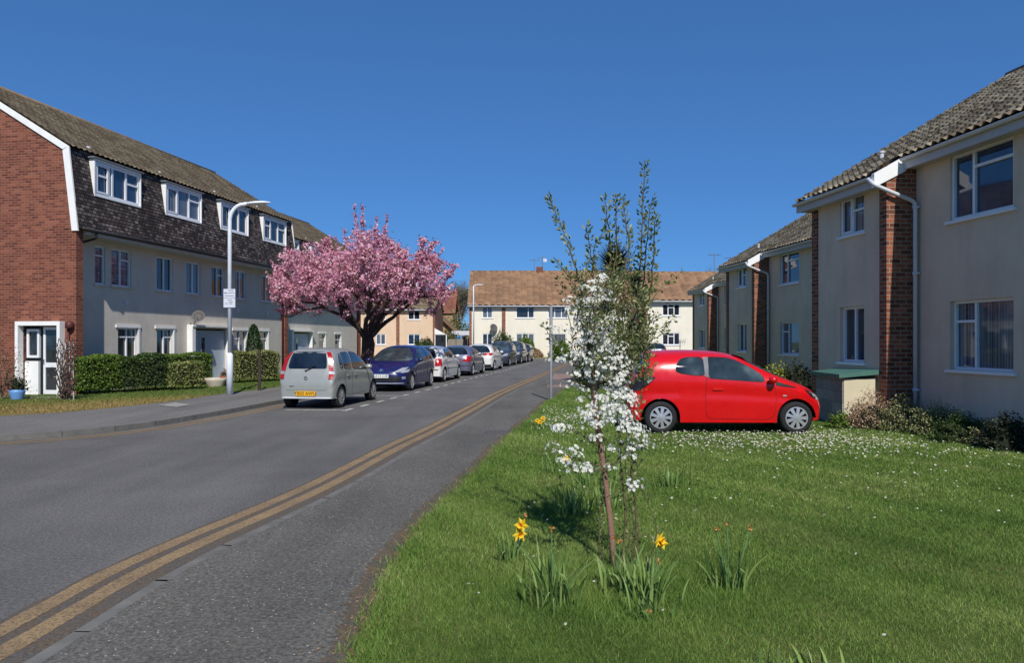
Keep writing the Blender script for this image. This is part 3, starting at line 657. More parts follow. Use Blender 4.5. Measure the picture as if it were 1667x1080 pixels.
M['patch'] = asphalt('red_patch', S(134, 110, 100), S(150, 126, 114), .3)
M['kerbstone'] = plain('kerb_concrete', S(112, 110, 104), .9, .2, 6, bump=.4)
M['kerb_flush'] = plain('worn_kerb', S(108, 106, 100), .9, .22, 5, bump=.4)
def worn_line():
    N = NT('worn_yellow_paint'); v = N.coords(); c = N.ramp(N.noise(v, 2.2, 5, .6), [(.3, S(136, 114, 84)), (.7, S(160, 136, 98))])
    g = N.ramp(N.noise(v, 48, 5, .8), [(.40, S(112, 98, 84)), (.54, (1, 1, 1, 1))]); c = N.mix(.7, c, g, 'MULTIPLY'); return N.set(col=c, rough=.8)
M['yellow'] = worn_line()
def mixmat(name, a, b, lo, hi, sc):
    N = NT(name); v = N.coords(); f = N.noise(v, sc, 7, .75); c = N.ramp(f, [(lo, a), (hi, b)])
    g = N.ramp(N.noise(v, 45, 5, .85), [(.36, (.6, .6, .6)), (.62, (1.4, 1.4, 1.4))]); c = N.mix(1.0, c, g, 'MULTIPLY'); N.bump(N.noise(v, 70, 4, .8), .6, .012); return N.set(col=c, rough=.95, spec=.15)
M['gutdirt'] = mixmat('gutter_grime', S(100, 88, 74), S(92, 89, 85), .42, .6, 5)
M['soilmix'] = mixmat('soil_on_tarmac', S(88, 85, 77), S(106, 90, 72), .44, .60, 7)
def worn_white():
    N = NT('worn_white_paint'); v = N.coords(); c = N.ramp(N.noise(v, 14, 5, .8), [(.40, S(120, 120, 120)), (.52, S(200, 200, 196))]); return N.set(col=c, rough=.8)
M['linewhite'] = worn_white()
def grassmat(name, a, b, c_, dry, soil=None):
    N = NT(name); v = N.coords(); f = N.noise(v, 2.2, 6, .7); c = N.ramp(f, [(.3, a), (.5, b), (.7, c_)])
    d = N.ramp(N.noise(v, .9, 6, .72), [(.54, (0, 0, 0)), (.68, (.75, .75, .75))]); c = N.mix(d, c, dry)
    g = N.ramp(N.noise(v, 75, 4, .8), [(.3, (.45, .45, .45)), (.7, (1.5, 1.5, 1.5))]); c = N.mix(1.0, c, g, 'MULTIPLY')
    N.bump(N.noise(v, 60, 4, .8), .8, .03); return N.set(col=c, rough=.95, spec=.1)
M['lawn'] = grassmat('lawn_ground', S(82, 96, 44), S(98, 112, 54), S(114, 126, 66), S(140, 132, 84))
M['verge'] = grassmat('dry_verge', S(140, 118, 70), S(128, 112, 64), S(104, 112, 56), S(160, 134, 84))
M['soil'] = plain('bare_soil', S(112, 90, 68), .95, .3, 8, bump=.6)
# the big base
sheet('ground', [(-400, -60), (400, -60), (400, 1500), (-400, 1500)], -.03, grassmat('far_ground', S(92, 104, 54), S(100, 112, 60), S(112, 118, 66), S(130, 126, 80)))
RE = cat_rom([(-4.5, -14), (-3.6, -6), (-3.05, -1), (-2.95, 2), (-2.86, 4.11), (-2.77, 5.69), (-2.29, 8.23), (-1.88, 11.65), (-1.55, 13.9), (-1.09, 17.8), (-.28, 24.6), (1.75, 38), (3.75, 51.7), (4.6, 57.5)])
LE = cat_rom([(-40, 7), (-24, 8.6), (-16, 9.9), (-11, 11.3), (-8.54, 12.3), (-7.24, 13.8), (-6.62, 16.3), (-6.16, 19.6), (-4.75, 28), (-3.05, 38), (-1.0, 50), (-.1, 55.5)])
DL = [offs(RE, -.18), RE]
edge_r = offs(RE, .12)                            # road/kerb joint on the right, just outside the lines
far_k = 64.5
road = [p for p in offs(RE, .40)] + [Vector((9, 58.8, 0)), Vector((60, 60, 0)), Vector((60, far_k, 0)), Vector((-60, far_k, 0)), Vector((-60, 58, 0)), Vector((-5, 57.5, 0)), Vector((-1.2, 56.6, 0))] + list(reversed(LE)) + [Vector((-40, -14, 0))]
sheet('road', road, 0.0, M['road'])
# yellow lines (right pair, left pair)
ribbon('gutter_dirt', RE, -.21, .34, .002, M['gutdirt'], wob=.012, seed=8)
for a, b, nm in ((-.17, -.03, 'yellow_line'), (.055, .20, 'yellow_line')): ribbon(nm, RE, a, b, .004, M['yellow'], wob=.006, seed=3)
ll = [p for p in offs(LE, .0) if p.y < 19.6 + .3]
for a, b in ((.20, .31), (.42, .53)): ribbon('yellow_line', ll, a, b, .004, M['yellow'], wob=.005, seed=4)
# right kerb (almost flush) and pavement
ribbon('kerb', RE, .36, .45, .02, M['kerb_flush'], .05, joint=.915)
GE = cat_rom([(-2.6, -14), (-1.6, -6), (-1.0, 0), (-.8, 3.0), (-.78, 3.84), (-.84, 5.1), (-.76, 6.83), (-.42, 9.38), (-.04, 12.6), (.49, 16.1), (.95, 19.6), (1.35, 21.5), (1.7, 24), (2.4, 28), (4.2, 38), (6.6, 51), (7.6, 56)])
pv = offs(RE, .452)
rp = [Vector(p) for p in pv] + [Vector((8.6, 58.0, 0))] + list(reversed(GE))
sheet('pavement', rp, .021, M['path'], .05)
sheet('drive_patch', [gp(897, 619), gp(938, 620), gp(941, 611), gp(903, 609)], .025, M['patch'])
sheet('drive_patch', [gp(890, 632), gp(934, 632), gp(936, 628), gp(892, 628)], .025, M['patch'])
mh = MB(); c_ = gp(815, 706); mh.lathe([(0, .0275), (.3, .0275), (.3, .0)], 24, Matrix.Translation((c_.x, c_.y, 0)))
mho = mh.build('manhole_cover', plain('dark_iron', S(88, 84, 80), .7, .2, 20, bump=.5)); tag(mho, 'round dark manhole cover set in the right pavement', 'manhole cover')
# soil / dead grass strip at the lawn edge, then lawn
def dense(P, k=5):
    o = []
    for i in range(len(P) - 1): o += [P[i].lerp(P[i + 1], j / k) for j in range(k)]
    return o + [P[-1]]
ribbon('soil_edge', dense(GE), -.20, .18, .0235, M['soilmix'], wob=.03, seed=6)
ribbon('soil_edge', dense(GE), -.07, .16, .027, M['soil'], .0, wob=.035, seed=7)
lawn = [p for p in offs(GE, .04)] + [Vector((9, 57.8, 0)), Vector((60, 59, 0)), Vector((60, -14, 0))]
sheet('lawn', lawn, .03, M['lawn'])
LW = .03
# left kerb, pavement, verge
ribbon('kerb', LE, -.125, 0, .10, M['kerbstone'], .12, joint=.915)
PL = cat_rom([(-40, 11.5), (-24, 12.6), (-16, 13.9), (-10.7, 15.5), (-8.98, 18.8), (-8.6, 22.0), (-7.3, 29), (-5.6, 39), (-3.4, 51), (-2.2, 56.6)])
lp = offs(LE, -.127)
sheet('pavement', list(lp) + list(reversed(PL)), .098, M['path_far'], .1)
mats_v = M['verge']
vg = list(PL) + [Vector((-60, 56.6, 0)), Vector((-60, 11.5, 0))]
def vz(x, y): return .1
sheet('verge', vg, .1, mats_v)
# greener bed in front of the hedges
sheet('front_lawn', [gp(120, 652, .1), gp(200, 648, .1), gp(330, 645, .1), gp(430, 634, .1), (-6.6, 36, 0), (-4.4, 48, 0), (-60, 48, 0), (-60, 22.5, 0), (-13.4, 20.9, 0)], .104, M['lawn'])
sheet('garden_path', [(-20, 20.2, 0), (-12.55, 20.75, 0), (-12.45, 20.2, 0), (-20, 19.7, 0)], .108, M['concrete'])
sl_ = sheet('concrete_slab', [gp(258, 661, .1), gp(288, 664, .1), gp(310, 660, .1), gp(285, 656.5, .1)], .112, M['concrete'], 0, None)
tag(sl_, 'pale concrete inspection slab in the left pavement', 'slab')
# far side: kerb, pavement and verge before the cream houses
fk = [Vector((-60, far_k, 0)), Vector((60, far_k, 0))]
ribbon('kerb', fk, 0, -.15, .10, M['kerbstone'], .12)
sheet('pavement', [(-60, far_k + .15), (60, far_k + .15), (60, 66.5), (-60, 66.5)], .1, M['path_far'])
sheet('verge', [(-60, 66.5), (60, 66.5), (60, 110), (-60, 110)], .1, M['verge'])
# parking bay markings
pk = cat_rom([(-4.02, 17.6), (-3.45, 21.6), (-2.6, 27), (-1.9, 32), (-.95, 38), (-.1, 44), (.75, 50), (1.3, 55)], 40)
run = 0; seg = []; mk = MB(); k = 0
for i in range(len(pk) - 1):
    run += (pk[i + 1] - pk[i]).length
    if int(run / .62) % 2 == 0: seg.append(i)
A = offs(pk, -.05); B = offs(pk, .05)
for i in seg:
    q = [A[i], B[i], B[i + 1], A[i + 1]]; mk.face([(p.x, p.y, .0045) for p in q])
for i, base in ((0, 17.7), (1, 22.3), (2, 28.4), (3, 34.0), (4, 40.0)):
    j = min(range(len(pk)), key=lambda t: abs(pk[t].y - base)); p = pk[j]; mk.face([(p.x - 1.5, p.y + .12, .005), (p.x, p.y - .02, .005), (p.x, p.y + .08, .005), (p.x - 1.5, p.y + .22, .005)])
mo = mk.build('parking_bay_marking', M['linewhite']); mo['kind'] = 'structure'

# ---------------------------------------------------------------- cars
def paint(name, col, rough=.28, metal=.0, coat=.45, spec=.5):
    N = NT(name); v = N.coords(); c = N.ramp(N.noise(v, 3, 4), [(.3, mul(col, .95)), (.7, mul(col, 1.03))])
    r = N.ramp(N.noise(v, 5, 5, .7), [(.3, (rough,) * 3), (.75, (rough + .18,) * 3)])
    N.bump(N.noise(v, 2.5, 2), .02, .01)
    return N.set(col=c, rough=r, metal=metal, coat=coat, coatr=.06, spec=spec)
M['tyre'] = plain('tyre_rubber', S(34, 34, 35), .85, .15, 20)
M['rim'] = plain('alloy_rim', S(190, 192, 196), .35, .05, metal=.6)
M['black'] = plain('black_trim', S(22, 22, 24), .6, .1)
M['under'] = plain('car_underbody', S(14, 14, 14), .9, .1)
M['carglass'] = glass('car_glass', None, [(.35, S(26, 34, 38)), (.55, S(52, 64, 68)), (.7, S(92, 106, 108))])
M['carglass_dark'] = glass('dark_car_glass', None, [(.35, S(14, 20, 28)), (.7, S(44, 58, 70))])
M['redlamp'] = paint('red_lamp_lens', S(168, 18, 22), .12)
M['clearlamp'] = paint('clear_lamp_lens', S(180, 182, 186), .15, .3)
M['darklamp'] = paint('dark_lamp_lens', S(46, 30, 34), .1)
M['plate_y'] = plain('yellow_plate', S(226, 168, 36), .4, .03)
M['plate_w'] = plain('white_plate', S(226, 226, 222), .4, .03)
M['letter'] = plain('plate_letter', S(26, 24, 22), .5, .02)
def interp(P, x):
    xs = [p[0] for p in P]; return float(np.interp(x, xs, [p[1] for p in P]))
def smooth_poly(P, n=6):
    out = [(p.x, p.y) for p in cat_rom(P, n)]; 
    r = [out[0]]
    for p in out[1:]:
        if p[0] > r[-1][0] + 1e-4: r.append(p)
    return r
def text_mesh(body, size, mat, parent, loc, rot, name='lettering', extr=.001):
    cu = bpy.data.curves.new(name, 'FONT'); cu.body = body; cu.size = size; cu.align_x = 'CENTER'; cu.align_y = 'CENTER'; cu.extrude = extr; cu.resolution_u = 2
    to = bpy.data.objects.new('tmp', cu); COL.objects.link(to); dg = bpy.context.evaluated_depsgraph_get()
    me = bpy.data.meshes.new_from_object(to.evaluated_get(dg)); bpy.data.objects.remove(to); me.name = name
    me.materials.clear(); me.materials.append(mat); o = bpy.data.objects.new(name, me); COL.objects.link(o)
    o.parent = parent; o.location = loc; o.rotation_euler = rot; return o
def make_car(name, label, cat, P, group=None):
    L, Wd = P['L'], P['W']; Wm = Wd / 2; top = smooth_poly(P['top']); sh = P['sh']; r = empty(name); tag(r, label, cat, group)
    zs = P.get('sill', .2); rw = P['rw']; wx = P['wx']; R = rw + .055; mr, mf = P.get('mr', 9), P.get('mf', 5); n_ = P.get('n', 3.0); tp = P.get('taper', .1)
    TX = np.array([p[0] for p in top]); TZ = np.array([p[1] for p in top]); SX = np.array([p[0] for p in sh]); SZ = np.array([p[1] for p in sh])
    bz = P.get('bump_z', .2)
    def zt(x): return float(np.interp(x, TX, TZ))
    def zsf(x): return min(float(np.interp(x, SX, SZ)), zt(x) - .05)
    def Wp(x):
        u = 2 * x / L - 1; m = mf if u > 0 else mr; return Wm * max(0.0, 1 - abs(u) ** m) ** (1 / m)
    def zb(x, arch=True):
        e = min(x, L - x); b = zs + (.06 * (1 - e / .35) if e < .35 else 0)
        if arch:
            for c in wx:
                if abs(x - c) < R: b = max(b, rw + math.sqrt(R * R - (x - c) ** 2))
        return b
    def Y(x, z):
        W_ = Wp(x); t = zt(x); s_ = zsf(x)
        if z >= t: return -1
        if z <= s_:
            k = (s_ - z) / max(.1, s_ - zs); return W_ * (1 - .05 * k * k - .018 * math.exp(-((k - .32) / .1) ** 2))
        q = (z - s_) / (t - s_); return W_ * (1 - tp * q) * max(0, 1 - q ** n_) ** (1 / n_)
    # stations
    xs = set(np.linspace(0, L, 60)); xs |= set(L * (1 - np.cos(np.linspace(0, .35, 9))) * 1.0); xs |= set(L - L * (1 - np.cos(np.linspace(0, .35, 9))))
    for c in wx: xs |= set(c + R * np.cos(np.linspace(0, math.pi, 17))) | {c - R - .001, c + R + .001}
    xs |= set(TX[(TX > 0) & (TX < L)][::3]); xs = sorted(x for x in xs if 0 <= x <= L)
    xx = [xs[0]]
    for x in xs[1:]:
        if x - xx[-1] > .0009: xx.append(x)
    xs = xx; mb = MB(); rings = []; NL, NU = 9, 18
    for x in xs:
        b = zb(x); s_ = max(zsf(x), b + .01); t = max(zt(x), s_ + .02); pts = []
        for i in range(NL): z = b + (s_ - b) * i / NL; pts.append((Y(x, min(z, zt(x) - 1e-3)), z))
        for i in range(NU + 1):
            a = math.pi / 2 * i / NU; q = math.sin(a) ** (2 / n_); W_ = Wp(x); pts.append((W_ * (1 - tp * q) * max(0, math.cos(a)) ** (2 / n_), s_ + (t - s_) * q))
        ring = [(x, -max(y, 0), z) for y, z in pts] + [(x, max(y, 0), z) for y, z in reversed(pts[:-1])]; rings.append(ring)
    nr = len(rings[0]); V = [p for rg in rings for p in rg]; F = []
    for i in range(len(rings) - 1):
        for k in range(nr - 1): F.append((i * nr + k, (i + 1) * nr + k, (i + 1) * nr + k + 1, i * nr + k + 1))
    mb.add(V, F); body = mb.build('body', P['paint'], r, smooth=True)
    # underside and wheel wells
    u = MB(); u.box(.42, L - .48, -Wm + .14, Wm - .14, zs - .02, zs + .30); u.box(.2, L - .3, -Wm + .35, Wm - .35, zs - .0, zs + .2)
    for c in wx:
        n = 14
        for sg in (-1, 1):
            y0, y1 = sg * (Wm - .30), sg * (Wm - .035)
            for i in range(n):
                a0 = math.pi * i / n; a1 = math.pi * (i + 1) / n; r1 = R + .0
                p = [(c + r1 * math.cos(a0), y0, rw + r1 * math.sin(a0)), (c + r1 * math.cos(a1), y0, rw + r1 * math.sin(a1)), (c + r1 * math.cos(a1), y1, rw + r1 * math.sin(a1)), (c + r1 * math.cos(a0), y1, rw + r1 * math.sin(a0))]; u.face(p)
    u.build('underbody', M['under'], r)
    # projections
    def sidept(x, z, off, sg): return (x, sg * (max(Y(x, z), .02) + off), z)
    def xsurf(z, ay, front):
        lo, hi = (L, L * .5) if front else (0.0, L * .5)
        for _ in range(26):
            md = (lo + hi) / 2
            if Y(md, z) >= ay: hi = md
            else: lo = md
        return hi
    def panel2d(poly, step=.05):
        us = [p[0] for p in poly]; vs = [p[1] for p in poly]; u0, u1, v0, v1 = min(us), max(us), min(vs), max(vs)
        nu = max(2, int((u1 - u0) / step) + 1); nv = max(2, int((v1 - v0) / step) + 1)
        bm = bmesh.new(); g = [[bm.verts.new((u0 + (u1 - u0) * i / nu, v0 + (v1 - v0) * j / nv, 0)) for i in range(nu + 1)] for j in range(nv + 1)]
        for j in range(nv):
            for i in range(nu): bm.faces.new((g[j][i], g[j][i + 1], g[j + 1][i + 1], g[j + 1][i]))
        area = sum(poly[i][0] * poly[(i + 1) % len(poly)][1] - poly[(i + 1) % len(poly)][0] * poly[i][1] for i in range(len(poly)))
        if area < 0: poly = poly[::-1]
        for i in range(len(poly)):
            a = poly[i]; b = poly[(i + 1) % len(poly)]; nrm = Vector((b[1] - a[1], -(b[0] - a[0]), 0))
            if nrm.length < 1e-6: continue
            bmesh.ops.bisect_plane(bm, geom=bm.verts[:] + bm.edges[:] + bm.faces[:], plane_co=(*a, 0), plane_no=nrm, clear_outer=True)
        bm.verts.index_update(); res = ([tuple(v.co[:2]) for v in bm.verts], [tuple(v.index for v in f.verts) for f in bm.faces]); bm.free(); return res
    def side_panel(poly, off, mat, nm, par=r, sides=(-1, 1), step=.06):
        v, f = panel2d(poly, step); out = []
        for sg in sides:
            m = MB(); m.add([sidept(x, z, off, sg) for x, z in v], f if sg < 0 else [t[::-1] for t in f]); out.append(m.build(nm, mat, par, smooth=True))
        return out
    def end_panel(poly, off, mat, nm, front, par=r, frac=False, step=.06):
        v, f = panel2d(poly, step); m = MB(); pts = []
        for y, z in v:
            if frac:
                xi = xsurf(z, .02, front); y = y * max(Y(xi + (-.35 if front else .30), z), .05)
            x = xsurf(z, min(abs(y), Y(L * .5 if not front else L * .6, z) * .999) if Y(L * .5, z) > 0 else abs(y), front); pts.append((x + (off if front else -off), y, z))
        m.add(pts, f if front else [t[::-1] for t in f]); return m.build(nm, mat, par, smooth=True)
    def chamf(poly, c=.25):
        out = []
        for i, p in enumerate(poly):
            a = poly[i - 1]; b = poly[(i + 1) % len(poly)]
            for q in (a, b):
                d = math.hypot(q[0] - p[0], q[1] - p[1]); k = min(.05 / max(d, 1e-6), .3); out.append((p[0] + (q[0] - p[0]) * k, p[1] + (q[1] - p[1]) * k))
        return out
    for dpoly in P.get('doors', ()):
        cx = sum(p[0] for p in dpoly) / len(dpoly); cz = sum(p[1] for p in dpoly) / len(dpoly)
        grow = [(x + (.006 if x > cx else -.006), z + (.007 if z > cz else -.007)) for x, z in dpoly]
        side_panel(chamf(grow), .0012, M['black'], 'door_seal')
        dd = side_panel(chamf(dpoly), .0045, P['paint'], 'door')
        for d_, sg in zip(dd, (-1, 1)):
            hx, hz = min(p[0] for p in dpoly) + .12, P.get('hz', .83); yy = Y(hx + .08, hz)
            h = MB(); h.box(hx, hx + .17, sg * (yy + .008) - .012, sg * (yy + .008) + .022 * (1 if sg > 0 else .6), hz - .015, hz + .02); h.build('door_handle', P['paint'], d_)
    if P.get('strip'):
        x0, x1, z0, z1 = P['strip']; side_panel([(x0, z0), (x1, z0), (x1, z1), (x0, z1)], .006, P.get('strip_mat', M['black']), 'side_strip')
    for poly in P['side']:
        side_panel(chamf([(x + (x - sum(q[0] for q in poly) / len(poly)) * .03, z + (z - sum(q[1] for q in poly) / len(poly)) * .06) for x, z in poly]), .005, M['black'], 'window_seal')
        side_panel(chamf(poly), .008, P.get('glass', M['carglass']), 'side_window')
    for poly, mt in P.get('sidetrim', ()): side_panel(poly, .006, mt, 'trim')
    ws = P['ws']; end_panel(chamf([(-ws[2], ws[0]), (ws[2], ws[0]), (ws[3], ws[1]), (-ws[3], ws[1])]), .006, P.get('glass', M['carglass']), 'windscreen', True, frac=True)
    rs = P['rs']; rg = end_panel(chamf([(-rs[2], rs[0]), (rs[2], rs[0]), (rs[3], rs[1]), (-rs[3], rs[1])]), .006, M['carglass_dark'], 'rear_window', False, frac=True)
    for poly, mt, fr, nm in P.get('ends', ()):
        m_ = nm in ('headlight', 'tail_light', 'fog_light', 'reflector')
        end_panel(poly, .008, mt, nm, fr)
        if m_: end_panel([(-y, z) for y, z in poly], .008, mt, nm, fr)
    for poly, mt, nm in P.get('sidelamps', ()): side_panel(poly, .009, mt, nm)
    # wiper
    if P.get('wiper'):
        z = rs[0] + .0; x = xsurf(z, .05, False); wm = MB(); wm.bar((x - .03, .02, z - .05), (x - .015, -.22, z + .08), .025, .012); wm.lathe([(0, 0), (.03, 0), (.03, .03), (0, .03)], 8, Matrix.Translation((x - .03, .02, z - .06))); wm.build('wiper', M['black'], r)
    # plates
    for fr, mt, txt, z in P.get('plates', ()):
        x = xsurf(z, .2, fr) + (.02 if fr else -.02); pm_ = MB(); pm_.box(x - .012, x + .012, -.26, .26, z - .058, z + .058); po = pm_.build('number_plate', mt, r)
        if txt: text_mesh(txt, .115, M['letter'], po, (x + (.014 if fr else -.014), 0, z), (math.radians(90), 0, math.radians(90 if fr else -90)))
    # mirrors
    mx, mz = P['mirror']
    for sg in (-1, 1):
        yy = Y(mx, mz - .04); m = MB(); Mx = Matrix.Translation((mx - .02, sg * (yy + .11), mz)) @ Matrix.Diagonal((.075, .10, .068, 1))
        prof = [(math.sin(a), -math.cos(a)) for a in np.linspace(0.01, math.pi - .01, 9)]; m.lathe(prof, 12, Mx)
        mo_ = m.build('mirror', P.get('mirror_paint', P['paint']), r, smooth=True); MB().bar((mx + .02, sg * (yy - .02), mz - .05), (mx, sg * (yy + .07), mz - .03), .05, .03).build('mirror_arm', M['black'], mo_)
    # wheels
    for c in wx:
        for sg in (-1, 1):
            yo = sg * (Wm - .025); T = Matrix.Translation((c, yo, rw)) @ Matrix.Rotation(math.radians(90) * sg, 4, 'X')   # z -> outward(-sg*y..)
            T = Matrix.Translation((c, yo, rw)) @ Matrix.Rotation(-math.radians(90) * sg, 4, 'X')
            ri = rw * .69
            w_ = MB(); w_.lathe([(ri, -.19), (rw - .02, -.19), (rw, -.16), (rw, -.03), (rw - .02, -.005), (ri + .02, .005), (ri, -.01)], 36, T)
            wo = w_.build('wheel', M['tyre'], r, smooth=True)
            d = MB(); d.lathe([(ri, -.01), (ri - .004, -.05), (ri * .9, -.07), (0, -.075)], 28, T); d.build('brake_disc', M['under'], wo)
            q = MB(); q.lathe([(ri, .0), (ri, -.03), (ri - .022, -.018), (ri - .02, .004), (ri, .002)], 36, T); ns = P.get('spokes', 7)
            for k in range(ns):
                a = 2 * math.pi * k / ns; Rk = T @ Matrix.Rotation(a, 4, 'Z'); hw0, hw1 = ri * (.10 if ns > 6 else .14), ri * (.165 if ns > 8 else .21 if ns > 6 else .24)
                v = [Rk @ Vector(p) for p in [(ri * .12, -hw0, .012), (ri * .12, hw0, .012), (ri * .93, hw1 * 1.0, .0), (ri * .93, -hw1, .0), (ri * .12, -hw0, -.03), (ri * .12, hw0, -.03), (ri * .93, hw1, -.03), (ri * .93, -hw1, -.03)]]
                q.add(v, [(0, 3, 2, 1), (0, 1, 5, 4), (1, 2, 6, 5), (2, 3, 7, 6), (3, 0, 4, 7)])
            q.lathe([(0, .018), (ri * .2, .016), (ri * .26, .0), (ri * .26, -.03)], 16, T)
            q.build('rim', P.get('rim', M['rim']), wo)
    P['Y'] = Y; P['xs'] = xsurf; return r
def place(car, x, y, ang): car.location = (x, y, car.get('_z', 0.0)); car.rotation_euler = (0, 0, ang); return car
ST = math.atan2(1, .150)
# red three door hatch on the lawn
RED = paint('red_car_paint', S(208, 12, 20), .2)
red = dict(L=3.5, W=1.615, rw=.285, wx=(.55, 2.93), paint=RED, sill=.2, mr=6, mf=4.2, n=3.2, taper=.12, spokes=9, hz=.79,
    top=[(0, .70), (.02, .82), (.09, 1.0), (.15, 1.08), (.30, 1.36), (.40, 1.435), (.66, 1.47), (1.2, 1.48), (1.7, 1.445), (2.0, 1.37), (2.27, 1.255), (2.51, 1.13), (2.72, 1.02), (2.88, .96), (3.13, .87), (3.33, .765), (3.44, .64), (3.5, .5)],
    sh=[(0, .68), (.3, .96), (1.0, .98), (2.0, .93), (2.7, .86), (3.1, .72), (3.5, .42)],
    side=[[(.80, 1.13), (.86, 1.28), (.97, 1.345), (1.30, 1.355), (1.32, 1.03), (1.05, 1.05), (.86, 1.08)], [(1.40, 1.355), (1.75, 1.34), (1.90, 1.30), (2.16, 1.165), (2.34, 1.04), (2.36, .925), (1.38, .99)]],
    sidetrim=[([(1.315, 1.02), (1.315, 1.36), (1.405, 1.36), (1.395, 1.0)], M['lead']), ([(2.56, .935), (2.94, .825), (2.94, .81), (2.56, .86)], M['black'])],
    doors=[[(1.34, 1.0), (2.5, .92), (2.57, .72), (2.55, .33), (2.45, .26), (1.40, .27), (1.34, .35)]],
    ws=(1.03, 1.40, .86, .80), rs=(1.06, 1.36, .84, .74), mirror=(2.50, .965),
    ends=[([(.45, .72), (.66, .70), (.66, .98), (.55, 1.0)], M['darklamp'], False, 'tail_light'), ([(.34, .56), (.62, .60), (.66, .74), (.45, .66)], M['clearlamp'], True, 'headlight'), ([(-.3, .28), (.3, .28), (.34, .44), (-.34, .44)], M['black'], True, 'grille')],
    sidelamps=[([(.03, .80), (.12, .97), (.30, 1.03), (.46, 1.0), (.32, .86), (.17, .76), (.06, .76)], M['darklamp'], 'tail_light'), ([(.26, .95), (.44, .99), (.33, .89)], M['clearlamp'], 'reflector'), ([(3.10, .79), (3.36, .70), (3.42, .62), (3.34, .60), (3.2, .66)], M['darklamp'], 'headlight'), ([(3.40, .27), (3.455, .25), (3.455, .44)], M['black'], 'fog_grille')],
    plates=[(False, M['plate_y'], '', .55), (True, M['plate_w'], '', .38)])
rc = make_car('hatchback_car', 'bright red three door hatchback parked on the lawn', 'car', red)
rc.location = (2.11, 13.05 + .80, LW); rc.rotation_euler = (0, 0, math.radians(-1.5))
ym = red['Y'](2.65, .66)
MB().box(2.69, 2.75, -ym - .012, -ym + .01, .665, .69).build('indicator', M['clearlamp'], rc)

# silver hatch, rear towards us
SIL = paint('pale_silver_paint', S(168, 170, 162), .3, .35)
silver = dict(L=3.41, W=1.475, rw=.275, wx=(.52, 2.91), paint=SIL, sill=.24, mr=15, mf=5, n=4.6, taper=.15, spokes=7, rim=plain('grey_hubcap', S(150, 150, 148), .5, .06, metal=.3), hz=.8,
    top=[(0, .62), (.03, .78), (.07, .94), (.20, 1.32), (.30, 1.43), (.45, 1.475), (.9, 1.50), (1.5, 1.49), (1.9, 1.42), (2.35, 1.2), (2.62, 1.03), (2.8, .97), (3.15, .87), (3.32, .74), (3.41, .5)],
    sh=[(0, .60), (.15, .88), (.6, .92), (2.0, .88), (2.7, .82), (3.1, .70), (3.41, .42)],
    side=[[(.42, 1.0), (.42, 1.22), (.52, 1.34), (.60, 1.36), (.60, .98)], [(.66, .98), (.66, 1.37), (1.18, 1.39), (1.18, .96)], [(1.26, .96), (1.26, 1.39), (1.75, 1.36), (2.2, 1.08), (2.32, .93)]],
    doors=[[(.72, .9), (1.22, .93), (1.22, .30), (.98, .30), (.80, .55), (.72, .7)], [(1.245, .93), (2.35, .9), (2.40, .7), (2.36, .30), (1.245, .30)]],
    ws=(1.0, 1.40, .86, .80), rs=(.99, 1.41, .70, .72), mirror=(2.22, .98), wiper=True,
    ends=[([(-.50, .47), (.50, .47), (.53, .52), (.55, .93), (-.55, .93), (-.53, .52)], SIL, False, 'tailgate'),
          ([(.30, .545), (.42, .545), (.42, .57), (.30, .57)], M['black'], False, 'reflector_badge'), ([(-.7, .26), (.7, .26), (.7, .30), (-.7, .30)], M['pipe'], False, 'bumper_edge')],
    plates=[(False, M['plate_y'], 'YB03 AWU', .385)])
sv = make_car('hatchback_car', 'pale silver hatchback with tall red tail lights, nearest in the parked row', 'car', silver, 'cars parked along the left kerb')
def rearlamps(P, r, segs, yo=.0):
    for sg in (-1, 1):
        m = MB()
        for (z0, z1, w0, w1, mi) in segs:
            m.cm = mi; n = 9
            for k in range(n):
                za = z0 + (z1 - z0) * k / n; zb_ = z0 + (z1 - z0) * (k + 1) / n; q = []
                for z, s_ in ((za, 0), (za, 1), (zb_, 1), (zb_, 0)):
                    Yr = P['Y'](P['xs'](z, .02, False) + .22, z); a = Yr * (w0 if s_ == 0 else w1); q.append((P['xs'](z, min(a, Yr * .985), False) - .026, sg * a, z))
                m.face(q if sg < 0 else q[::-1])
        m.build('tail_light', [M['redlamp'], M['clearlamp']], r)
rearlamps(silver, sv, [(.74, .86, .79, .95, 0), (.86, .93, .79, .95, 1), (.93, 1.40, .78, .93, 0)])
bd = silver['xs'](.76, .02, False); bg_ = MB(); bg_.lathe([(.035, 0), (.05, 0), (.05, .008), (.035, .008)], 14, Matrix.Translation((bd - .02, 0, .76)) @ Matrix.Rotation(math.radians(-90), 4, 'Y')); bg_.bar((bd - .022, 0, .72), (bd - .022, 0, .80), .012, .006); bg_.build('badge', M['chrome'], sv)
sv.location = (-5.05, 18.05, 0); sv.rotation_euler = (0, 0, ST)
MB().box(bd + .03, bd + .04, -.0, .0, 1, 1.01)

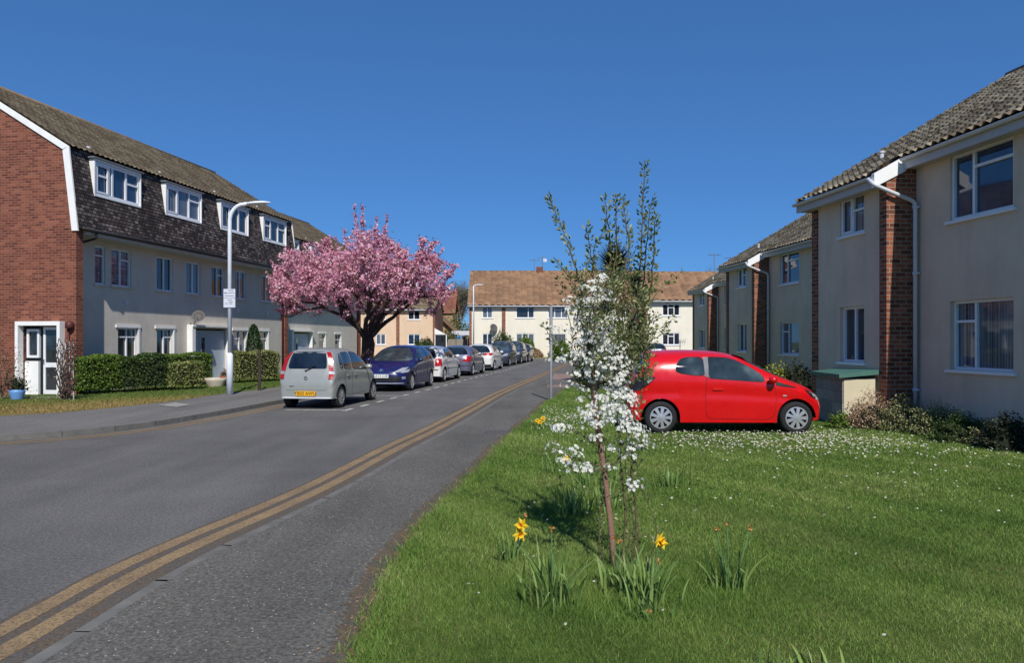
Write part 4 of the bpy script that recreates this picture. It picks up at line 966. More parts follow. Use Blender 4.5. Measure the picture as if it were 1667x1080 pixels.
def hatch(L, W, H, paint_, rear=True, hood=.95, **k):
    d = dict(L=L, W=W, rw=.30, wx=(.68, L - .78), paint=paint_, sill=.2, mr=8, mf=4.4, n=3.0, taper=.13, spokes=7, hz=.86,
        top=[(0, .66), (.03, .84), (.10, 1.0), (.32, H - .14), (.50, H - .05), (.95, H), (1.7, H - .01), (2.15, H - .10), (2.6, H - .36), (L - 1.12, 1.02), (L - .9, hood), (L - .45, hood - .1), (L - .12, hood - .26), (L - .02, hood - .42), (L, .42)],
        sh=[(0, .64), (.3, .92), (1.0, .95), (L - 1.4, .90), (L - .6, .74), (L, .38)],
        side=[[(.62, 1.06), (.78, H - .15), (1.28, H - .11), (1.28, 1.0)], [(1.36, 1.0), (1.36, H - .11), (1.9, H - .13), (2.3, H - .30), (L - 1.32, 1.0), (L - 1.3, .96)]],
        doors=[[(1.0, .95), (1.32, .97), (1.32, .28), (1.1, .3), (1.0, .6)], [(1.345, .97), (L - 1.3, .93), (L - 1.22, .7), (L - 1.26, .28), (1.345, .28)]],
        ws=(1.0, H - .09, .88, .82), rs=(1.02, H - .09, .84, .76), mirror=(L - 1.42, 1.02), ends=[], plates=[])
    d.update(k); return d
hl = lambda a: a
G = 'cars parked along the left kerb'
BLUE = paint('dark_blue_paint', S(26, 32, 84), .18)
blue = hatch(3.95, 1.72, 1.52, BLUE, hood=1.0, spokes=8, glass=M['carglass'],
    ends=[([(.36, .62), (.66, .66), (.78, .80), (.62, .79)], M['clearlamp'], True, 'headlight'), ([(-.62, .34), (.62, .34), (.62, .50), (-.62, .50)], M['black'], True, 'grille'), ([(-.40, .575), (.40, .575), (.40, .60), (-.40, .60)], M['chrome'], True, 'chrome_bar'),
          ([(.66, .42), (.74, .42), (.74, .50), (.66, .50)], M['clearlamp'], True, 'fog_light'), ([(-.70, .27), (.70, .27), (.70, .30), (-.70, .30)], M['clearlamp'], True, 'lower_trim'), ([(.62, .8), (.78, .8), (.78, .98), (.66, .98)], M['redlamp'], False, 'tail_light')],
    sidelamps=[([(3.36, .74), (3.66, .70), (3.78, .62), (3.5, .64)], M['clearlamp'], 'headlight')],
    plates=[(True, M['plate_w'], 'LA13 LUE', .52)])
bc = make_car('hatchback_car', 'dark blue hatchback facing the camera beside the pink tree trunk', 'car', blue, G)
bd2 = blue['xs'](.70, .02, True); b_ = MB(); b_.lathe([(0, .0), (.07, .0), (.07, .02), (0, .025)], 12, Matrix.Translation((bd2, 0, .69)) @ Matrix.Rotation(math.radians(90), 4, 'Y')); b_.build('badge', M['chrome'], bc)
ex = math.cos(ST); ey = math.sin(ST)
bx, by = -4.28, 24.05; bc.location = (bx + ex * 3.95, by + ey * 3.95, 0); bc.rotation_euler = (0, 0, ST + math.pi)
WHT = paint('white_car_paint', S(222, 222, 218), .25, coat=.8)
tl = lambda a, b, c, d: ([(a, c), (b, c), (b, d), (a, d)], M['redlamp'], False, 'tail_light')
wht = hatch(4.1, 1.65, 1.47, WHT, ends=[tl(.56, .76, .66, .96), ([(-.7, .50), (.7, .50), (.7, .53), (-.7, .53)], M['black'], False, 'bumper_strip')], sidelamps=[([(.02, .66), (.14, .66), (.2, .95), (.1, .95)], M['redlamp'], 'tail_light')], strip=(1.0, 2.9, .52, .56), strip_mat=M['lead'], mr=16, n=4.0, rs=(1.02, 1.36, .70, .66), plates=[(False, M['plate_y'], '', .40)])
c3 = make_car('estate_car', 'white hatchback with square red tail lights behind the dark blue car', 'car', wht, G); c3.location = (-3.62, 29.4, 0); c3.rotation_euler = (0, 0, ST)
LIL = paint('grey_lilac_paint', S(120, 122, 140), .22, .5)
lil = hatch(4.15, 1.72, 1.45, LIL, ends=[([(.42, .72), (.78, .68), (.8, .90), (.66, .96)], M['redlamp'], False, 'tail_light'), ([(-.8, .48), (.8, .48), (.8, .50), (-.8, .50)], M['black'], False, 'bumper_strip')], sidelamps=[([(.03, .70), (.22, .76), (.34, .94), (.12, .94)], M['redlamp'], 'tail_light')], plates=[(False, M['plate_y'], '', .62)])
c4 = make_car('hatchback_car', 'grey lilac hatchback with pointed red tail lights, between two white cars', 'car', lil, G); c4.location = (-2.78, 34.8, 0); c4.rotation_euler = (0, 0, ST)
wh2 = hatch(4.0, 1.75, 1.50, WHT, ends=[([(.30, .86), (.80, .86), (.8, 1.0), (.34, 1.0)], M['redlamp'], False, 'tail_light'), ([(-.8, .22), (.8, .22), (.8, .36), (-.8, .36)], M['black'], False, 'lower_bumper')], sidelamps=[([(.05, .88), (.3, .92), (.32, .98), (.1, .99)], M['redlamp'], 'tail_light')], plates=[(False, M['plate_y'], '', .6)])
c5 = make_car('hatchback_car', 'white hatchback with wide slim red tail lights, fifth in the parked row', 'car', wh2, G); c5.location = (-1.92, 40.9, 0); c5.rotation_euler = (0, 0, ST)
GRY = paint('dark_grey_paint', S(70, 74, 86), .2, .4)
mpv = hatch(4.3, 1.76, 1.66, GRY, hood=1.05, ends=[([(.42, .66), (.74, .7), (.8, .86), (.6, .84)], M['clearlamp'], True, 'headlight'), ([(-.4, .5), (.4, .5), (.4, .66), (-.4, .66)], M['black'], True, 'grille')], plates=[(True, M['plate_w'], '', .45)])
c6 = make_car('people_carrier', 'dark grey people carrier facing the camera beyond the second white car', 'car', mpv, G); c6.location = (-.75 - .35 + ex * 4.3, 47.6 + ey * 4.3, 0); c6.rotation_euler = (0, 0, ST + math.pi)
c7 = copy_tree(c6); tag(c7, 'dark people carrier with pale windscreen pillars, last but one in the parked row'); c7.location = (-.28 + ex * 4.3, 52.7 + ey * 4.3, 0)
DK = paint('black_car_paint', S(36, 38, 44), .2)
dk = hatch(4.0, 1.7, 1.46, DK, ends=[([(.42, .6), (.74, .62), (.78, .76), (.6, .76)], M['clearlamp'], True, 'headlight')], plates=[(True, M['plate_w'], '', .45)])
c8 = make_car('hatchback_car', 'black car with pale headlights at the far end of the parked row', 'car', dk, G); c8.location = (.42 + ex * 4, 57.2 + ey * 4, 0); c8.rotation_euler = (0, 0, ST + math.pi)
far = hatch(4.1, 1.72, 1.50, GRY, ends=[tl(.6, .8, .8, 1.0)], plates=[(False, M['plate_y'], '', .62)])
c9 = make_car('hatchback_car', 'grey hatchback seen from behind between the flowering sapling and the cream house', 'car', far); c9.location = (11.9, 60.6, 0); c9.rotation_euler = (0, 0, math.radians(86))
# ---------------------------------------------------------------- vegetation
RNG = np.random.RandomState(11)
def rot_basis(n, rng, up=0.0):
    d = rng.normal(size=(n, 3)); d[:, 2] += up; d /= np.linalg.norm(d, axis=1)[:, None]
    a = rng.normal(size=(n, 3)); a -= d * (a * d).sum(1)[:, None]; a /= np.linalg.norm(a, axis=1)[:, None]; b = np.cross(d, a); return d, a, b
def leaves(name, C, size, mats, parent=None, rng=RNG, tint=None, aspect=.5, jitter=.35, mi=None, up=0.4):
    """one pointed quad per centre"""
    n = len(C); d, a, b = rot_basis(n, rng, up); s = (size if np.ndim(size) else np.full(n, size)) * rng.uniform(1 - jitter, 1 + jitter, n); s = s[:, None]
    V = np.stack([C - a * s * .5, C + b * s * aspect * .5 + d * s * .06, C + a * s * .5, C - b * s * aspect * .5 + d * s * .06], 1)
    F = np.arange(4 * n).reshape(n, 4); t = rng.rand(n) if tint is None else tint
    return npmesh(name, V, F, t, mats, parent, mi)
M['bark'] = plain('grey_brown_bark', S(92, 76, 64), .95, .3, 14, bump=.8, bs=30)
M['bark_dark'] = plain('dark_cherry_bark', S(66, 54, 50), .95, .3, 10, bump=.8, bs=25)
M['bark_sap'] = plain('reddish_sapling_bark', S(136, 104, 86), .9, .25, 30, bump=.6, bs=70)
M['twig'] = plain('green_brown_twig', S(92, 84, 58), .8, .2, 20)
M['hedge'] = tinted('hedge_leaf', [S(60, 84, 30), S(92, 118, 44), S(132, 158, 64)], transl=.25)
M['hedge_dark'] = tinted('dark_hedge_leaf', [S(38, 54, 28), S(60, 82, 38), S(92, 116, 54)], transl=.2)
M['variegated'] = tinted('variegated_leaf', [S(60, 80, 34), S(120, 132, 70), S(188, 184, 120)], transl=.2)
M['conifer'] = tinted('conifer_leaf', [S(30, 52, 26), S(46, 74, 34), S(70, 100, 48)])
M['heather'] = tinted('brown_heather', [S(112, 90, 66), S(158, 124, 100), S(204, 168, 146), S(132, 138, 86)])
M['shrub_grey'] = tinted('grey_green_shrub', [S(74, 82, 46), S(112, 120, 70), S(160, 156, 112)])
M['shrub_dark'] = tinted('dark_shrub', [S(26, 32, 24), S(44, 52, 34), S(66, 76, 48)])
M['deadplant'] = tinted('dead_plant', [S(70, 54, 40), S(110, 88, 64), S(150, 124, 92)])
M['yellowplant'] = tinted('yellow_green_leaf', [S(120, 130, 40), S(180, 184, 70), S(206, 204, 110)], transl=.2)
def hedge(name, c, dims, rz, mat, label, cat, n=5000, size=.06, group=None, rough=.06, rng=RNG, stem=True, base=.1):
    L, D, H = dims; r = empty(name, (c[0], c[1], c[2] if len(c) > 2 else .1), rz); tag(r, label, cat, group)
    P = rng.uniform(-1, 1, (n, 3)); ax = rng.choice(3, n, p=[.2, .4, .4]); P[np.arange(n), ax] = np.sign(P[np.arange(n), ax]) * (1 - np.abs(rng.normal(0, .07, n)))
    P[:, 2] = np.where((ax == 2) & (P[:, 2] < 0), -P[:, 2], P[:, 2])
    q = np.abs(P); k = np.power((q ** 7).sum(1), 1 / 7); P = P / np.maximum(k, 1)[:, None] * np.where(k > 1, 1, 1)[:, None]
    bmp = 1 + rough * np.sin(P[:, 0] * L * 3.1 + 1) * np.cos(P[:, 2] * 3 + P[:, 0] * L * 1.7)
    C = np.stack([P[:, 0] * L / 2, P[:, 1] * D / 2 * bmp, base + (H - base) * (P[:, 2] * .5 + .5) * (1 + rough * .6 * np.sin(P[:, 0] * L * 2.3))], 1) + rng.normal(0, .015, (n, 3))
    leaves('foliage', C, size, mat, r, rng, aspect=.6)
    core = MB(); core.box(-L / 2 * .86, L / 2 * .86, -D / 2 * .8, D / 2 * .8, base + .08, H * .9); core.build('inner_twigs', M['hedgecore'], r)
    st = MB()
    for i in range(max(2, int(L / .35))):
        x = -L / 2 * .8 + L * .8 * (i + .5) / max(2, int(L / .35)); st.tube([(x, 0, -.02), (x + rng.uniform(-.05, .05), rng.uniform(-.05, .05), .4)], .02, 5)
    st.build('stems', M['bark'], r); return r
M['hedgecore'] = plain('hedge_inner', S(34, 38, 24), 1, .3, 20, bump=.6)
def shrub(name, c, dims, mat, label, cat='shrub', n=1500, size=.06, group=None, rng=RNG, blades=0, up=.4, rz=0, core=True):
    r = empty(name, c, rz); tag(r, label, cat, group); L, D, H = dims
    d = rng.normal(size=(n, 3)); d /= np.linalg.norm(d, axis=1)[:, None]; d[:, 2] = np.abs(d[:, 2]); rr = rng.uniform(.55, 1, n) * (1 + .22 * np.sin(d[:, 0] * 5 + d[:, 1] * 4 + c[0] * 3) + .12 * np.sin(d[:, 2] * 9 + d[:, 0] * 7))
    C = np.stack([d[:, 0] * L / 2 * rr, d[:, 1] * D / 2 * rr, .03 + d[:, 2] * H * rr], 1)
    leaves('foliage', C, size, mat, r, rng, aspect=.4, up=up)
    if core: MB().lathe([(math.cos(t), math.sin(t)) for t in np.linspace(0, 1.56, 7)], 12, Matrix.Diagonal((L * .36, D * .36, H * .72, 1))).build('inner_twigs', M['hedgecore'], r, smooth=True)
    st = MB()
    for i in range(14):
        a = rng.uniform(0, 6.28); k = rng.uniform(.4, .95); st.tube([(0, 0, 0), (math.cos(a) * L * .2 * k, math.sin(a) * D * .2 * k, H * .4), (math.cos(a) * L * .46 * k, math.sin(a) * D * .46 * k, H * k * .9)], [.014, .01, .004], 4)
    st.build('stems', M['bark'], r); return r
GH = 'clipped hedges in front of the left block'
def ghedge(px0, px1, pyb, H, D, mat, label, n, size=.06, rough=.05, grp=GH, Y=None):
    a = gp(px0, pyb[0], .1); b = gp(px1, pyb[1], .1); d = b - a; L = d.length; rz = math.atan2(d.y, d.x); c = (a + b) / 2 + Vector((-math.sin(rz), math.cos(rz), 0)) * D / 2
    return hedge('hedge', (c.x, c.y, .1), (L, D, H), rz, mat, label, 'hedge', n, size, grp, rough)
ghedge(131, 206, (645, 640), 1.13, .9, M['hedge'], 'bright green clipped hedge right beside the brick gable corner', 9000)
ghedge(198, 282, (641, 636), 1.11, .9, M['hedge_dark'], 'darker rounded clipped hedge, second from the brick gable', 9000, rough=.12)
ghedge(268, 348, (630, 627), 1.12, .8, M['hedge'], 'tall green hedge behind the small variegated one', 7000)
ghedge(276, 333, (637, 634), .88, .5, M['variegated'], 'low variegated yellow green hedge in front of a taller hedge', 5000, .055)
ghedge(384, 458, (625, 621), 1.18, .6, M['variegated'], 'variegated hedge around a dark post, right of the lamp post', 8000, .055)
# dark stem in the variegated hedge and conifer behind
p = gp(422, 636, .1); MBt = MB().tube([(0, 0, 0), (.02, 0, .6), (0, 0, 1.3)], .05, 7); o = MBt.build('stump', M['bark_dark']); o.location = p; tag(o, 'dark bare stem standing in front of the variegated hedge', 'stem')
cz = at(413, 600, 30.3); cr_ = empty('conifer', (cz.x, cz.y, .1)); tag(cr_, 'small dark columnar conifer against the wall between two windows', 'conifer')
n = 5000; z = RNG.rand(n) ** .8; a_ = RNG.uniform(0, 6.283, n); R_ = .34 * np.sqrt(np.clip(1 - z ** 2.5, 0, 1)) * RNG.uniform(.75, 1.08, n)
leaves('foliage', np.stack([R_ * np.cos(a_), R_ * np.sin(a_), .1 + z * 2.15], 1), .09, M['conifer'], cr_, up=1.5, aspect=.35); MB().tube([(0, 0, 0), (0, 0, 1.9)], [.05, .02], 6).build('trunk', M['bark'], cr_)
# pots and bits by the doors
def pot(loc, R, H, mat, label, plant=None, name='plant_pot'):
    r = empty(name, loc); tag(r, label, 'plant pot'); MB().lathe([(R * .7, 0), (R * .95, H * .7), (R, H), (R * .9, H), (R * .85, H * .8), (0, H * .8)], 16).build('pot', mat, r, smooth=True)
    if plant:
        n = 260; C = RNG.normal(0, R * .5, (n, 3)); C[:, 2] = H + np.abs(RNG.normal(0, R * .8, n)); leaves('plant', C, R * .5, plant, r, up=.2)
    return r
M['bluepot'] = plain('blue_glaze', S(104, 152, 204), .4, .06); M['terracotta'] = plain('terracotta', S(150, 84, 62), .8, .1); M['stonepot'] = plain('pale_stone', S(190, 182, 164), .9, .1)
q = gp(28, 651, .1); pot((q.x, q.y, .11), .2, .26, M['bluepot'], 'sky blue pot with a dark plant beside the white entrance', M['shrub_dark'])
q = gp(351, 630, .1); pot((q.x, q.y, .1), .36, .3, M['stonepot'], 'wide pale stone bowl by the blue door')
q = gp(365, 629, .1); pot((q.x, q.y, .1), .13, .34, M['terracotta'], 'terracotta pot next to the pale stone bowl', M['deadplant'])
# trellis with a bare climber by the entrance
q = gp(100, 653, .1); tr_ = empty('climbing_plant', (q.x, q.y + .25, .1), TH); tag(tr_, 'bare brown climber tied to a trellis right of the white entrance', 'climber')
tm = MB()
for k in range(4): tm.box(-.01, .01, -.2 + k * .12, -.185 + k * .12, 0, 1.55)
for k in range(7): tm.box(-.015, .005, -.2, .175, .15 + k * .2, .165 + k * .2)
tm.build('trellis', M['pipe'], tr_)
tm = MB()
for k in range(16):
    pts = [Vector((RNG.uniform(-.1, .05), RNG.uniform(-.12, .12), 0))]
    for j in range(9): pts.append(Vector((RNG.uniform(-.12, .02), np.clip(pts[-1].y + RNG.uniform(-.13, .13), -.28, .25), pts[-1].z + RNG.uniform(.08, .24))))
    tm.tube(pts, [.018] * 5 + [.01] * 5, 5)
tm.build('stems', M['bark_dark'], tr_); n = 260; leaves('dry_leaves', np.stack([RNG.uniform(-.15, .03, n), RNG.normal(0, .14, n), RNG.uniform(.1, 1.6, n)], 1), .06, M['deadplant'], tr_)
q = gp(4, 650, .1); sb = shrub('bare_shrub', (q.x, q.y, .1), (1.1, .9, 1.75), M['deadplant'], 'brown half bare shrub at the left edge beside the entrance', n=1500, size=.05, core=False)
# shrubs at the foot of the right house
GR = 'shrubs at the foot of the nearest right house'
for px, pyb, dm, mt, lb, n, sz in [
    (1425, 694, (.72, .6, .52), 'heather', 'pinkish brown heather mound nearest the bin store', 2600, .035), (1478, 698, (.8, .6, .45), 'shrub_grey', 'grey green mound in front of the brick pier', 2600, .04),
    (1450, 690, (.5, .4, .62), 'heather', 'taller brown seed headed clump behind the heather mound', 1200, .035), (1535, 706, (.8, .6, .42), 'shrub_grey', 'olive mound under the left end of the ground floor window', 2600, .04),
    (1575, 716, (.85, .55, .34), 'hedge_dark', 'low mid green mound in the shrub row', 2200, .045), (1583, 700, (.6, .45, .66), 'shrub_dark', 'dark spiky shrub below the ground floor window', 1900, .07), (1645, 729, (.55, .5, .42), 'shrub_dark', 'black green bush at the right edge of the photo', 2300, .05),
    (1510, 692, (.5, .4, .6), 'shrub_dark', 'dark leafy clump beside the drainpipe', 1200, .05), (1375, 693, (.45, .35, .22), 'hedge', 'small bright green tuft at the corner of the bin store', 700, .05), (1615, 722, (.5, .4, .25), 'shrub_grey', 'small grey tuft between two bushes', 900, .035)]:
    q = gp(px - 4, pyb + 4, LW); shrub('shrub', (q.x, q.y, LW), (dm[0] * 1.35, dm[1] * 1.15, dm[2] * 1.15), M[mt], lb, n=int(n * 1.7), size=sz * 1.15, group=GR)
for px, py, dm, mt, lb, Y in [(1268, 615, (1.6, .8, .75), 'yellowplant', 'yellow green leafy plant seen over the red bonnet', 26.5), (1300, 610, (1.1, .7, .85), 'shrub_dark', 'dark plant at the wall right of the yellow green one', 25.0), (1222, 600, (.9, .6, .95), 'shrub_dark', 'thin dark plant by the second brick pier', 30)]:
    q = at(px, py, Y); shrub('wall_plant', (q.x, q.y, LW), dm, M[mt], lb, n=900, size=.13, group='plants along the second right house')
# bin store with green lid beside the bay
bs = empty('bin_store', (6.72, 14.9, LW), -.055); tag(bs, 'cream bin store with sloping dark green lid against the bay', 'bin store')
M['creampanel'] = plain('cream_panel', S(206, 196, 164), .7, .06, 3); M['greyblock'] = brick('grey_block', S(140, 138, 132), S(156, 154, 146), S(168, 166, 158), S(120, 118, 112), bw=.45, rh=.22, ms=.008)
MB().box(-.31, .31, -.70, .70, 0, .92).build('block_walls', M['greyblock'], bs)
MB().box(-.285, .30, -.716, -.702, .0, .90).build('door', M['creampanel'], bs)
lid = MB(); lid.add([(-.40, -.78, .93), (.34, -.78, 1.0), (.34, .78, 1.0), (-.40, .78, .93), (-.40, -.78, 1.0), (.34, -.78, 1.09), (.34, .78, 1.09), (-.40, .78, 1.0)], [(0, 3, 2, 1), (4, 5, 6, 7), (0, 1, 5, 4), (1, 2, 6, 5), (2, 3, 7, 6), (3, 0, 4, 7)]); lid.build('lid', M['box_green'], bs)

# ---------------------------------------------------------------- trees
def grow(mb, p, d, L, r, depth, rng, ends, spread=.55, lift=.12, shrink=.74, kids=(2, 3), segs=4, wig=.12):
    pts = [p]; dirs = d.normalized(); rad = [r]
    for i in range(segs):
        dirs = (dirs + Vector(rng.normal(0, wig, 3)) + Vector((0, 0, lift * .3))).normalized(); pts.append(pts[-1] + dirs * L / segs); rad.append(r * (1 - .35 * (i + 1) / segs))
    mb.tube(pts, rad, 7 if depth > 2 else 4, cap=False)
    if depth <= 2: ends.extend([(pts[-1], dirs, depth), (pts[-2], dirs, depth)] + ([(pts[-3], dirs, depth)] if depth <= 1 else []))
    if depth == 0: return
    for k in range(rng.randint(kids[0], kids[1] + 1)):
        ax = Vector(rng.normal(size=3)); ax = (ax - dirs * ax.dot(dirs)).normalized(); nd = (dirs + ax * rng.uniform(spread * .6, spread * 1.5)).normalized(); nd.z += lift
        grow(mb, pts[-1] if k < 2 else pts[-2], nd, L * shrink * rng.uniform(.8, 1.15), r * .62, depth - 1, rng, ends, spread, lift, shrink, kids, segs, wig)
# pink cherry
rngc = np.random.RandomState(5); ct = empty('cherry_tree', (-5.5, 28.0, .1)); tag(ct, 'flowering cherry with wide pink crown and short dark trunk on the left pavement', 'tree')
tb = MB(); ends = []
tb.tube([(0, 0, -.1), (.02, 0, .3), (.0, 0, .9), (.04, .02, 1.45), (.0, 0, 1.8)], [.30, .25, .235, .25, .2], 12)
for k in range(9):
    a = 2 * math.pi * k / 9 + rngc.uniform(-.2, .2); el = rngc.uniform(.35, 1.0)
    grow(tb, Vector((.0, 0, 1.5 + .12 * (k % 3))), Vector((math.cos(a) * math.cos(el), math.sin(a) * math.cos(el), math.sin(el))), rngc.uniform(1.15, 1.5), .11, 4, rngc, ends, .5, .08, .72)
tb.build('trunk', M['bark_dark'], ct, smooth=True)
M['blossom'] = tinted('pink_blossom', [S(182, 110, 132), S(220, 154, 174), S(238, 186, 200), S(250, 226, 230)], transl=.3, rough=.7)
M['bronze'] = tinted('bronze_leaf', [S(88, 56, 42), S(120, 84, 52), S(112, 104, 54)], transl=.2)
E_ = np.array([list(e[0]) for e in ends])
# crown envelope measured from the photo: keep clusters inside a flattened dome
def inside(Pt):
    x, y, z = Pt[:, 0], Pt[:, 1], Pt[:, 2]; rr = np.sqrt(((x + .2) / 3.3) ** 2 + (y / 3.3) ** 2); zt_ = 5.35 - 1.5 * rr ** 3.0 + .35 * np.sin(x * 2.1 + 1) + .2 * np.sin(x * 5 + y * 3); zb_ = 2.35 + .12 * np.sin(x * 3.7) + np.where(x > 0, 1.15, .8) * rr ** 2
    return (rr < 1.03 + .07 * np.sin(np.arctan2(y, x) * 7)) & (z < zt_) & (z > zb_)
n0 = 2500; X_ = np.stack([rngc.uniform(-4, 4, 60000), rngc.uniform(-3.6, 3.6, 60000), rngc.uniform(1.9, 5.8, 60000)], 1)
X_ = X_[inside(X_)]; rr = np.sqrt((X_[:, 0] / 3.55) ** 2 + (X_[:, 1] / 3.3) ** 2); hgt = (X_[:, 2] - 2.2) / 3.2
wgt = .07 + np.clip(rr, 0, 1) ** 2.6 + np.clip(hgt, 0, 1) ** 2 * .8; cl = np.sin(X_[:, 0] * 4.1 + 2) * np.sin(X_[:, 1] * 3.7) * np.sin(X_[:, 2] * 4.9 + X_[:, 0]); wgt *= np.where(cl > .1, 1.25, np.where(cl < -.06, .03, .5)); wgt /= wgt.max()
X_ = X_[rngc.rand(len(X_)) < wgt][:n0]
Ein = E_[inside(E_)]; Ein = Ein[rngc.permutation(len(Ein))[:1000]]
shoots = MB(); SH = []
for (px, pyt) in [(577, 333), (590, 336), (560, 372), (630, 350), (612, 352), (721, 405), (728, 455), (708, 410), (434, 442), (440, 425), (448, 505), (436, 452), (600, 375), (545, 385), (665, 402), (742, 470)]:
    tip = at(px, pyt, 28 + rngc.uniform(-.8, .8)) - Vector((-5.5, 28, .1)); b0 = Vector((tip.x * .72, tip.y * .6, max(2.6, tip.z - 1.7)))
    shoots.tube([b0, (b0 + tip) / 2 + Vector(rngc.normal(0, .05, 3)), tip], [.02, .013, .005], 4, cap=False)
    for t in np.linspace(0.05, .98, 14): SH.extend([list(b0.lerp(tip, t) + Vector(rngc.normal(0, .05 * (1.25 - t), 3))) for _ in range(2 if t < .75 else 1)])
shoots.build('shoots', M['bark_dark'], ct)
Eo = E_[~inside(E_)]; Eo = Eo[(Eo[:, 2] > 2.6)]; SH.extend([list(e + rngc.normal(0, .06, 3)) for e in Eo for _ in range(3)])
CL = np.concatenate([X_, Ein, np.array(SH)]); sizes = np.concatenate([np.full(len(X_) + len(Ein), .055), np.full(len(SH), .03)])
k = 11; C = np.repeat(CL, k, 0) + rngc.normal(0, 1, (len(CL) * k, 3)) * np.repeat(sizes, k)[:, None]
tint = np.clip(np.repeat(rngc.rand(len(CL)) * .7 + .1, k) + rngc.normal(0, .16, len(C)), 0, 1)
leaves('blossom', C, .078, M['blossom'], ct, rngc, tint, aspect=.85)
lf = CL[rngc.rand(len(CL)) < .45]; leaves('leaves', np.repeat(lf, 3, 0) + rngc.normal(0, .10, (len(lf) * 3, 3)), .09, M['bronze'], ct, rngc, aspect=.4)

# bare trees in the far gap and behind the roofs
M['baretwig'] = plain('bare_twigs', S(112, 104, 96), .9, .2, 2)
def bare_tree(px, Y, top, sp, label, seed, leafy=False):
    q = at(px, 560, Y); r = empty('bare_tree', (q.x, Y, 0)); tag(r, label, 'tree', 'far trees behind the houses'); rg = np.random.RandomState(seed); m = MB(); e = []
    H = EYE + (555 - top) / 1200 * Y
    m.tube([(0, 0, 0), (0, 0, H * .35)], [.28, .2], 7)
    for k in range(6):
        a = k * 1.05 + rg.uniform(-.2, .2); grow(m, Vector((0, 0, H * .3)), Vector((math.cos(a) * sp, math.sin(a) * sp, 1)), H * .24, .12, 4, rg, e, .5, .25, .72, (2, 3), 3)
    m.build('branches', M['baretwig'], r)
    C = np.array([list(x[0]) for x in e]); C = np.repeat(C, 10, 0) + rg.normal(0, .35, (len(C) * 10, 3)); leaves('twigs', C, .5, M['twigs_far'], r, rg, aspect=.06)
    return r
M['twigs_far'] = tinted('far_twigs', [S(96, 92, 84), S(124, 118, 104), S(110, 112, 84)])
bare_tree(748, 118, 462, .45, 'bare grey tree in the gap left of the cream house', 3); bare_tree(737, 125, 480, .4, 'smaller bare grey tree left of the other bare tree in the gap', 4)
bare_tree(1160, 105, 440, .9, 'bare tree top showing over the cream house ridge by the right row', 6)
q = at(745, 560, 100); shrub('far_bush', (q.x, 100, .1), (7, 3, 4.5), M['shrub_grey'], 'far olive bushes filling the gap between the houses', n=4000, size=.35)
# cabbage palm behind the sapling
q = at(1001, 560, 27.0); pm_ = empty('cabbage_palm', (q.x, q.y, LW)); tag(pm_, 'spiky cabbage palm rising behind the white flowering sapling', 'palm')
Hc = EYE + (555 - 440) / 1200 * 27
MB().tube([(.35, 0, 0), (.3, 0, 1.2), (.15, 0, 2.6), (0, 0, Hc)], [.17, .15, .13, .12], 10).tube([(.28, 0, 1.6), (.6, .1, 2.4), (.75, 0, Hc - .7)], [.12, .1, .09], 8).build('trunk', M['bark'], pm_, smooth=True)
rp_ = np.random.RandomState(2)
M['palmleaf'] = tinted('palm_leaf', [S(38, 30, 30), S(52, 42, 38), S(64, 66, 44), S(104, 106, 72)], rough=.5)
def blades(mb, c, n, L, w, rng, zmin=-.6, curve=.5, up=0.0):
    for i in range(n):
        d = Vector(rng.normal(size=3)); d.normalize(); d.z = d.z * .9 + up
        if d.z < zmin: d.z = -d.z
        d.normalize(); LL = L * rng.uniform(.7, 1.1); s = d.cross(Vector((0, 0, 1)))
        if s.length < .05: s = Vector((1, 0, 0))
        s.normalize(); t = rng.rand(); pts = []
        for k in range(5):
            u = k / 4; p = Vector(c) + d * LL * u + Vector((0, 0, -curve * LL * u * u * (1 - max(d.z, 0)))); ww = w * (1 - u) ** .7 * (.5 + u * 1.2 if u < .4 else 1); pts.append((p - s * ww / 2, p + s * ww / 2))
        for k in range(4): mb.face([pts[k][0], pts[k][1], pts[k + 1][1], pts[k + 1][0]], t=t)
b = MB(); blades(b, (0, 0, Hc), 520, 1.12, .085, rp_, -.5, .15, .45); blades(b, (.75, 0, Hc - .6), 200, .7, .055, rp_, -.5, .3); blades(b, (-.3, .2, Hc - .7), 140, .6, .05, rp_, -.7, .4)
b.build('crown', M['palmleaf'], pm_)
dl = MB(); blades(dl, (.1, 0, Hc - .6), 150, .8, .05, rp_, -1, .9, -.9); dl.build('dead_leaves', M['deadplant'], pm_)
# tall evergreen shrubs under the palm
q = at(1030, 560, 24.5); e1 = shrub('evergreen_shrub', (q.x, q.y, LW), (1.7, 1.3, 2.7), M['shrub_grey'], 'tall olive shrub below the palm, between the sapling and the cream house', n=5500, size=.09)
q = at(968, 560, 26); e2 = shrub('evergreen_shrub', (q.x, q.y, LW), (1.6, 1.2, 2.2), M['hedge_dark'], 'green shrub below the palm, behind the sapling blossom', n=4500, size=.09)
# planting in front of far house
for px, py, Y, dm, mt, lb in [(857, 583, 70.3, (1.7, 1.2, 1.9), 'hedge', 'round topped bright green bush against the cream house'), (872, 583, 70.2, (1.4, .8, .7), 'heather', 'low brown plant beside the bright green bush'), (915, 583, 60, (1.9, 1.3, 1.35), 'hedge', 'square green bush left of the sapling, across the street'), (820, 575, 66.9, (2.3, 1.9, 2.25), 'hedge_dark', 'large dark rounded hedge behind the last parked cars'), (692, 570, 74, (2.3, 1.6, 1.75), 'hedge_dark', 'dark green bush in front of the peach house'), (733, 560, 82, (3, 2, 2.6), 'hedge_dark', 'dark clipped bush in the gap beside the white porch')]:
    q = at(px, py, Y); shrub('garden_bush', (q.x, Y, .1), dm, M[mt], lb, n=4200, size=.2, group='bushes across the end of the street')

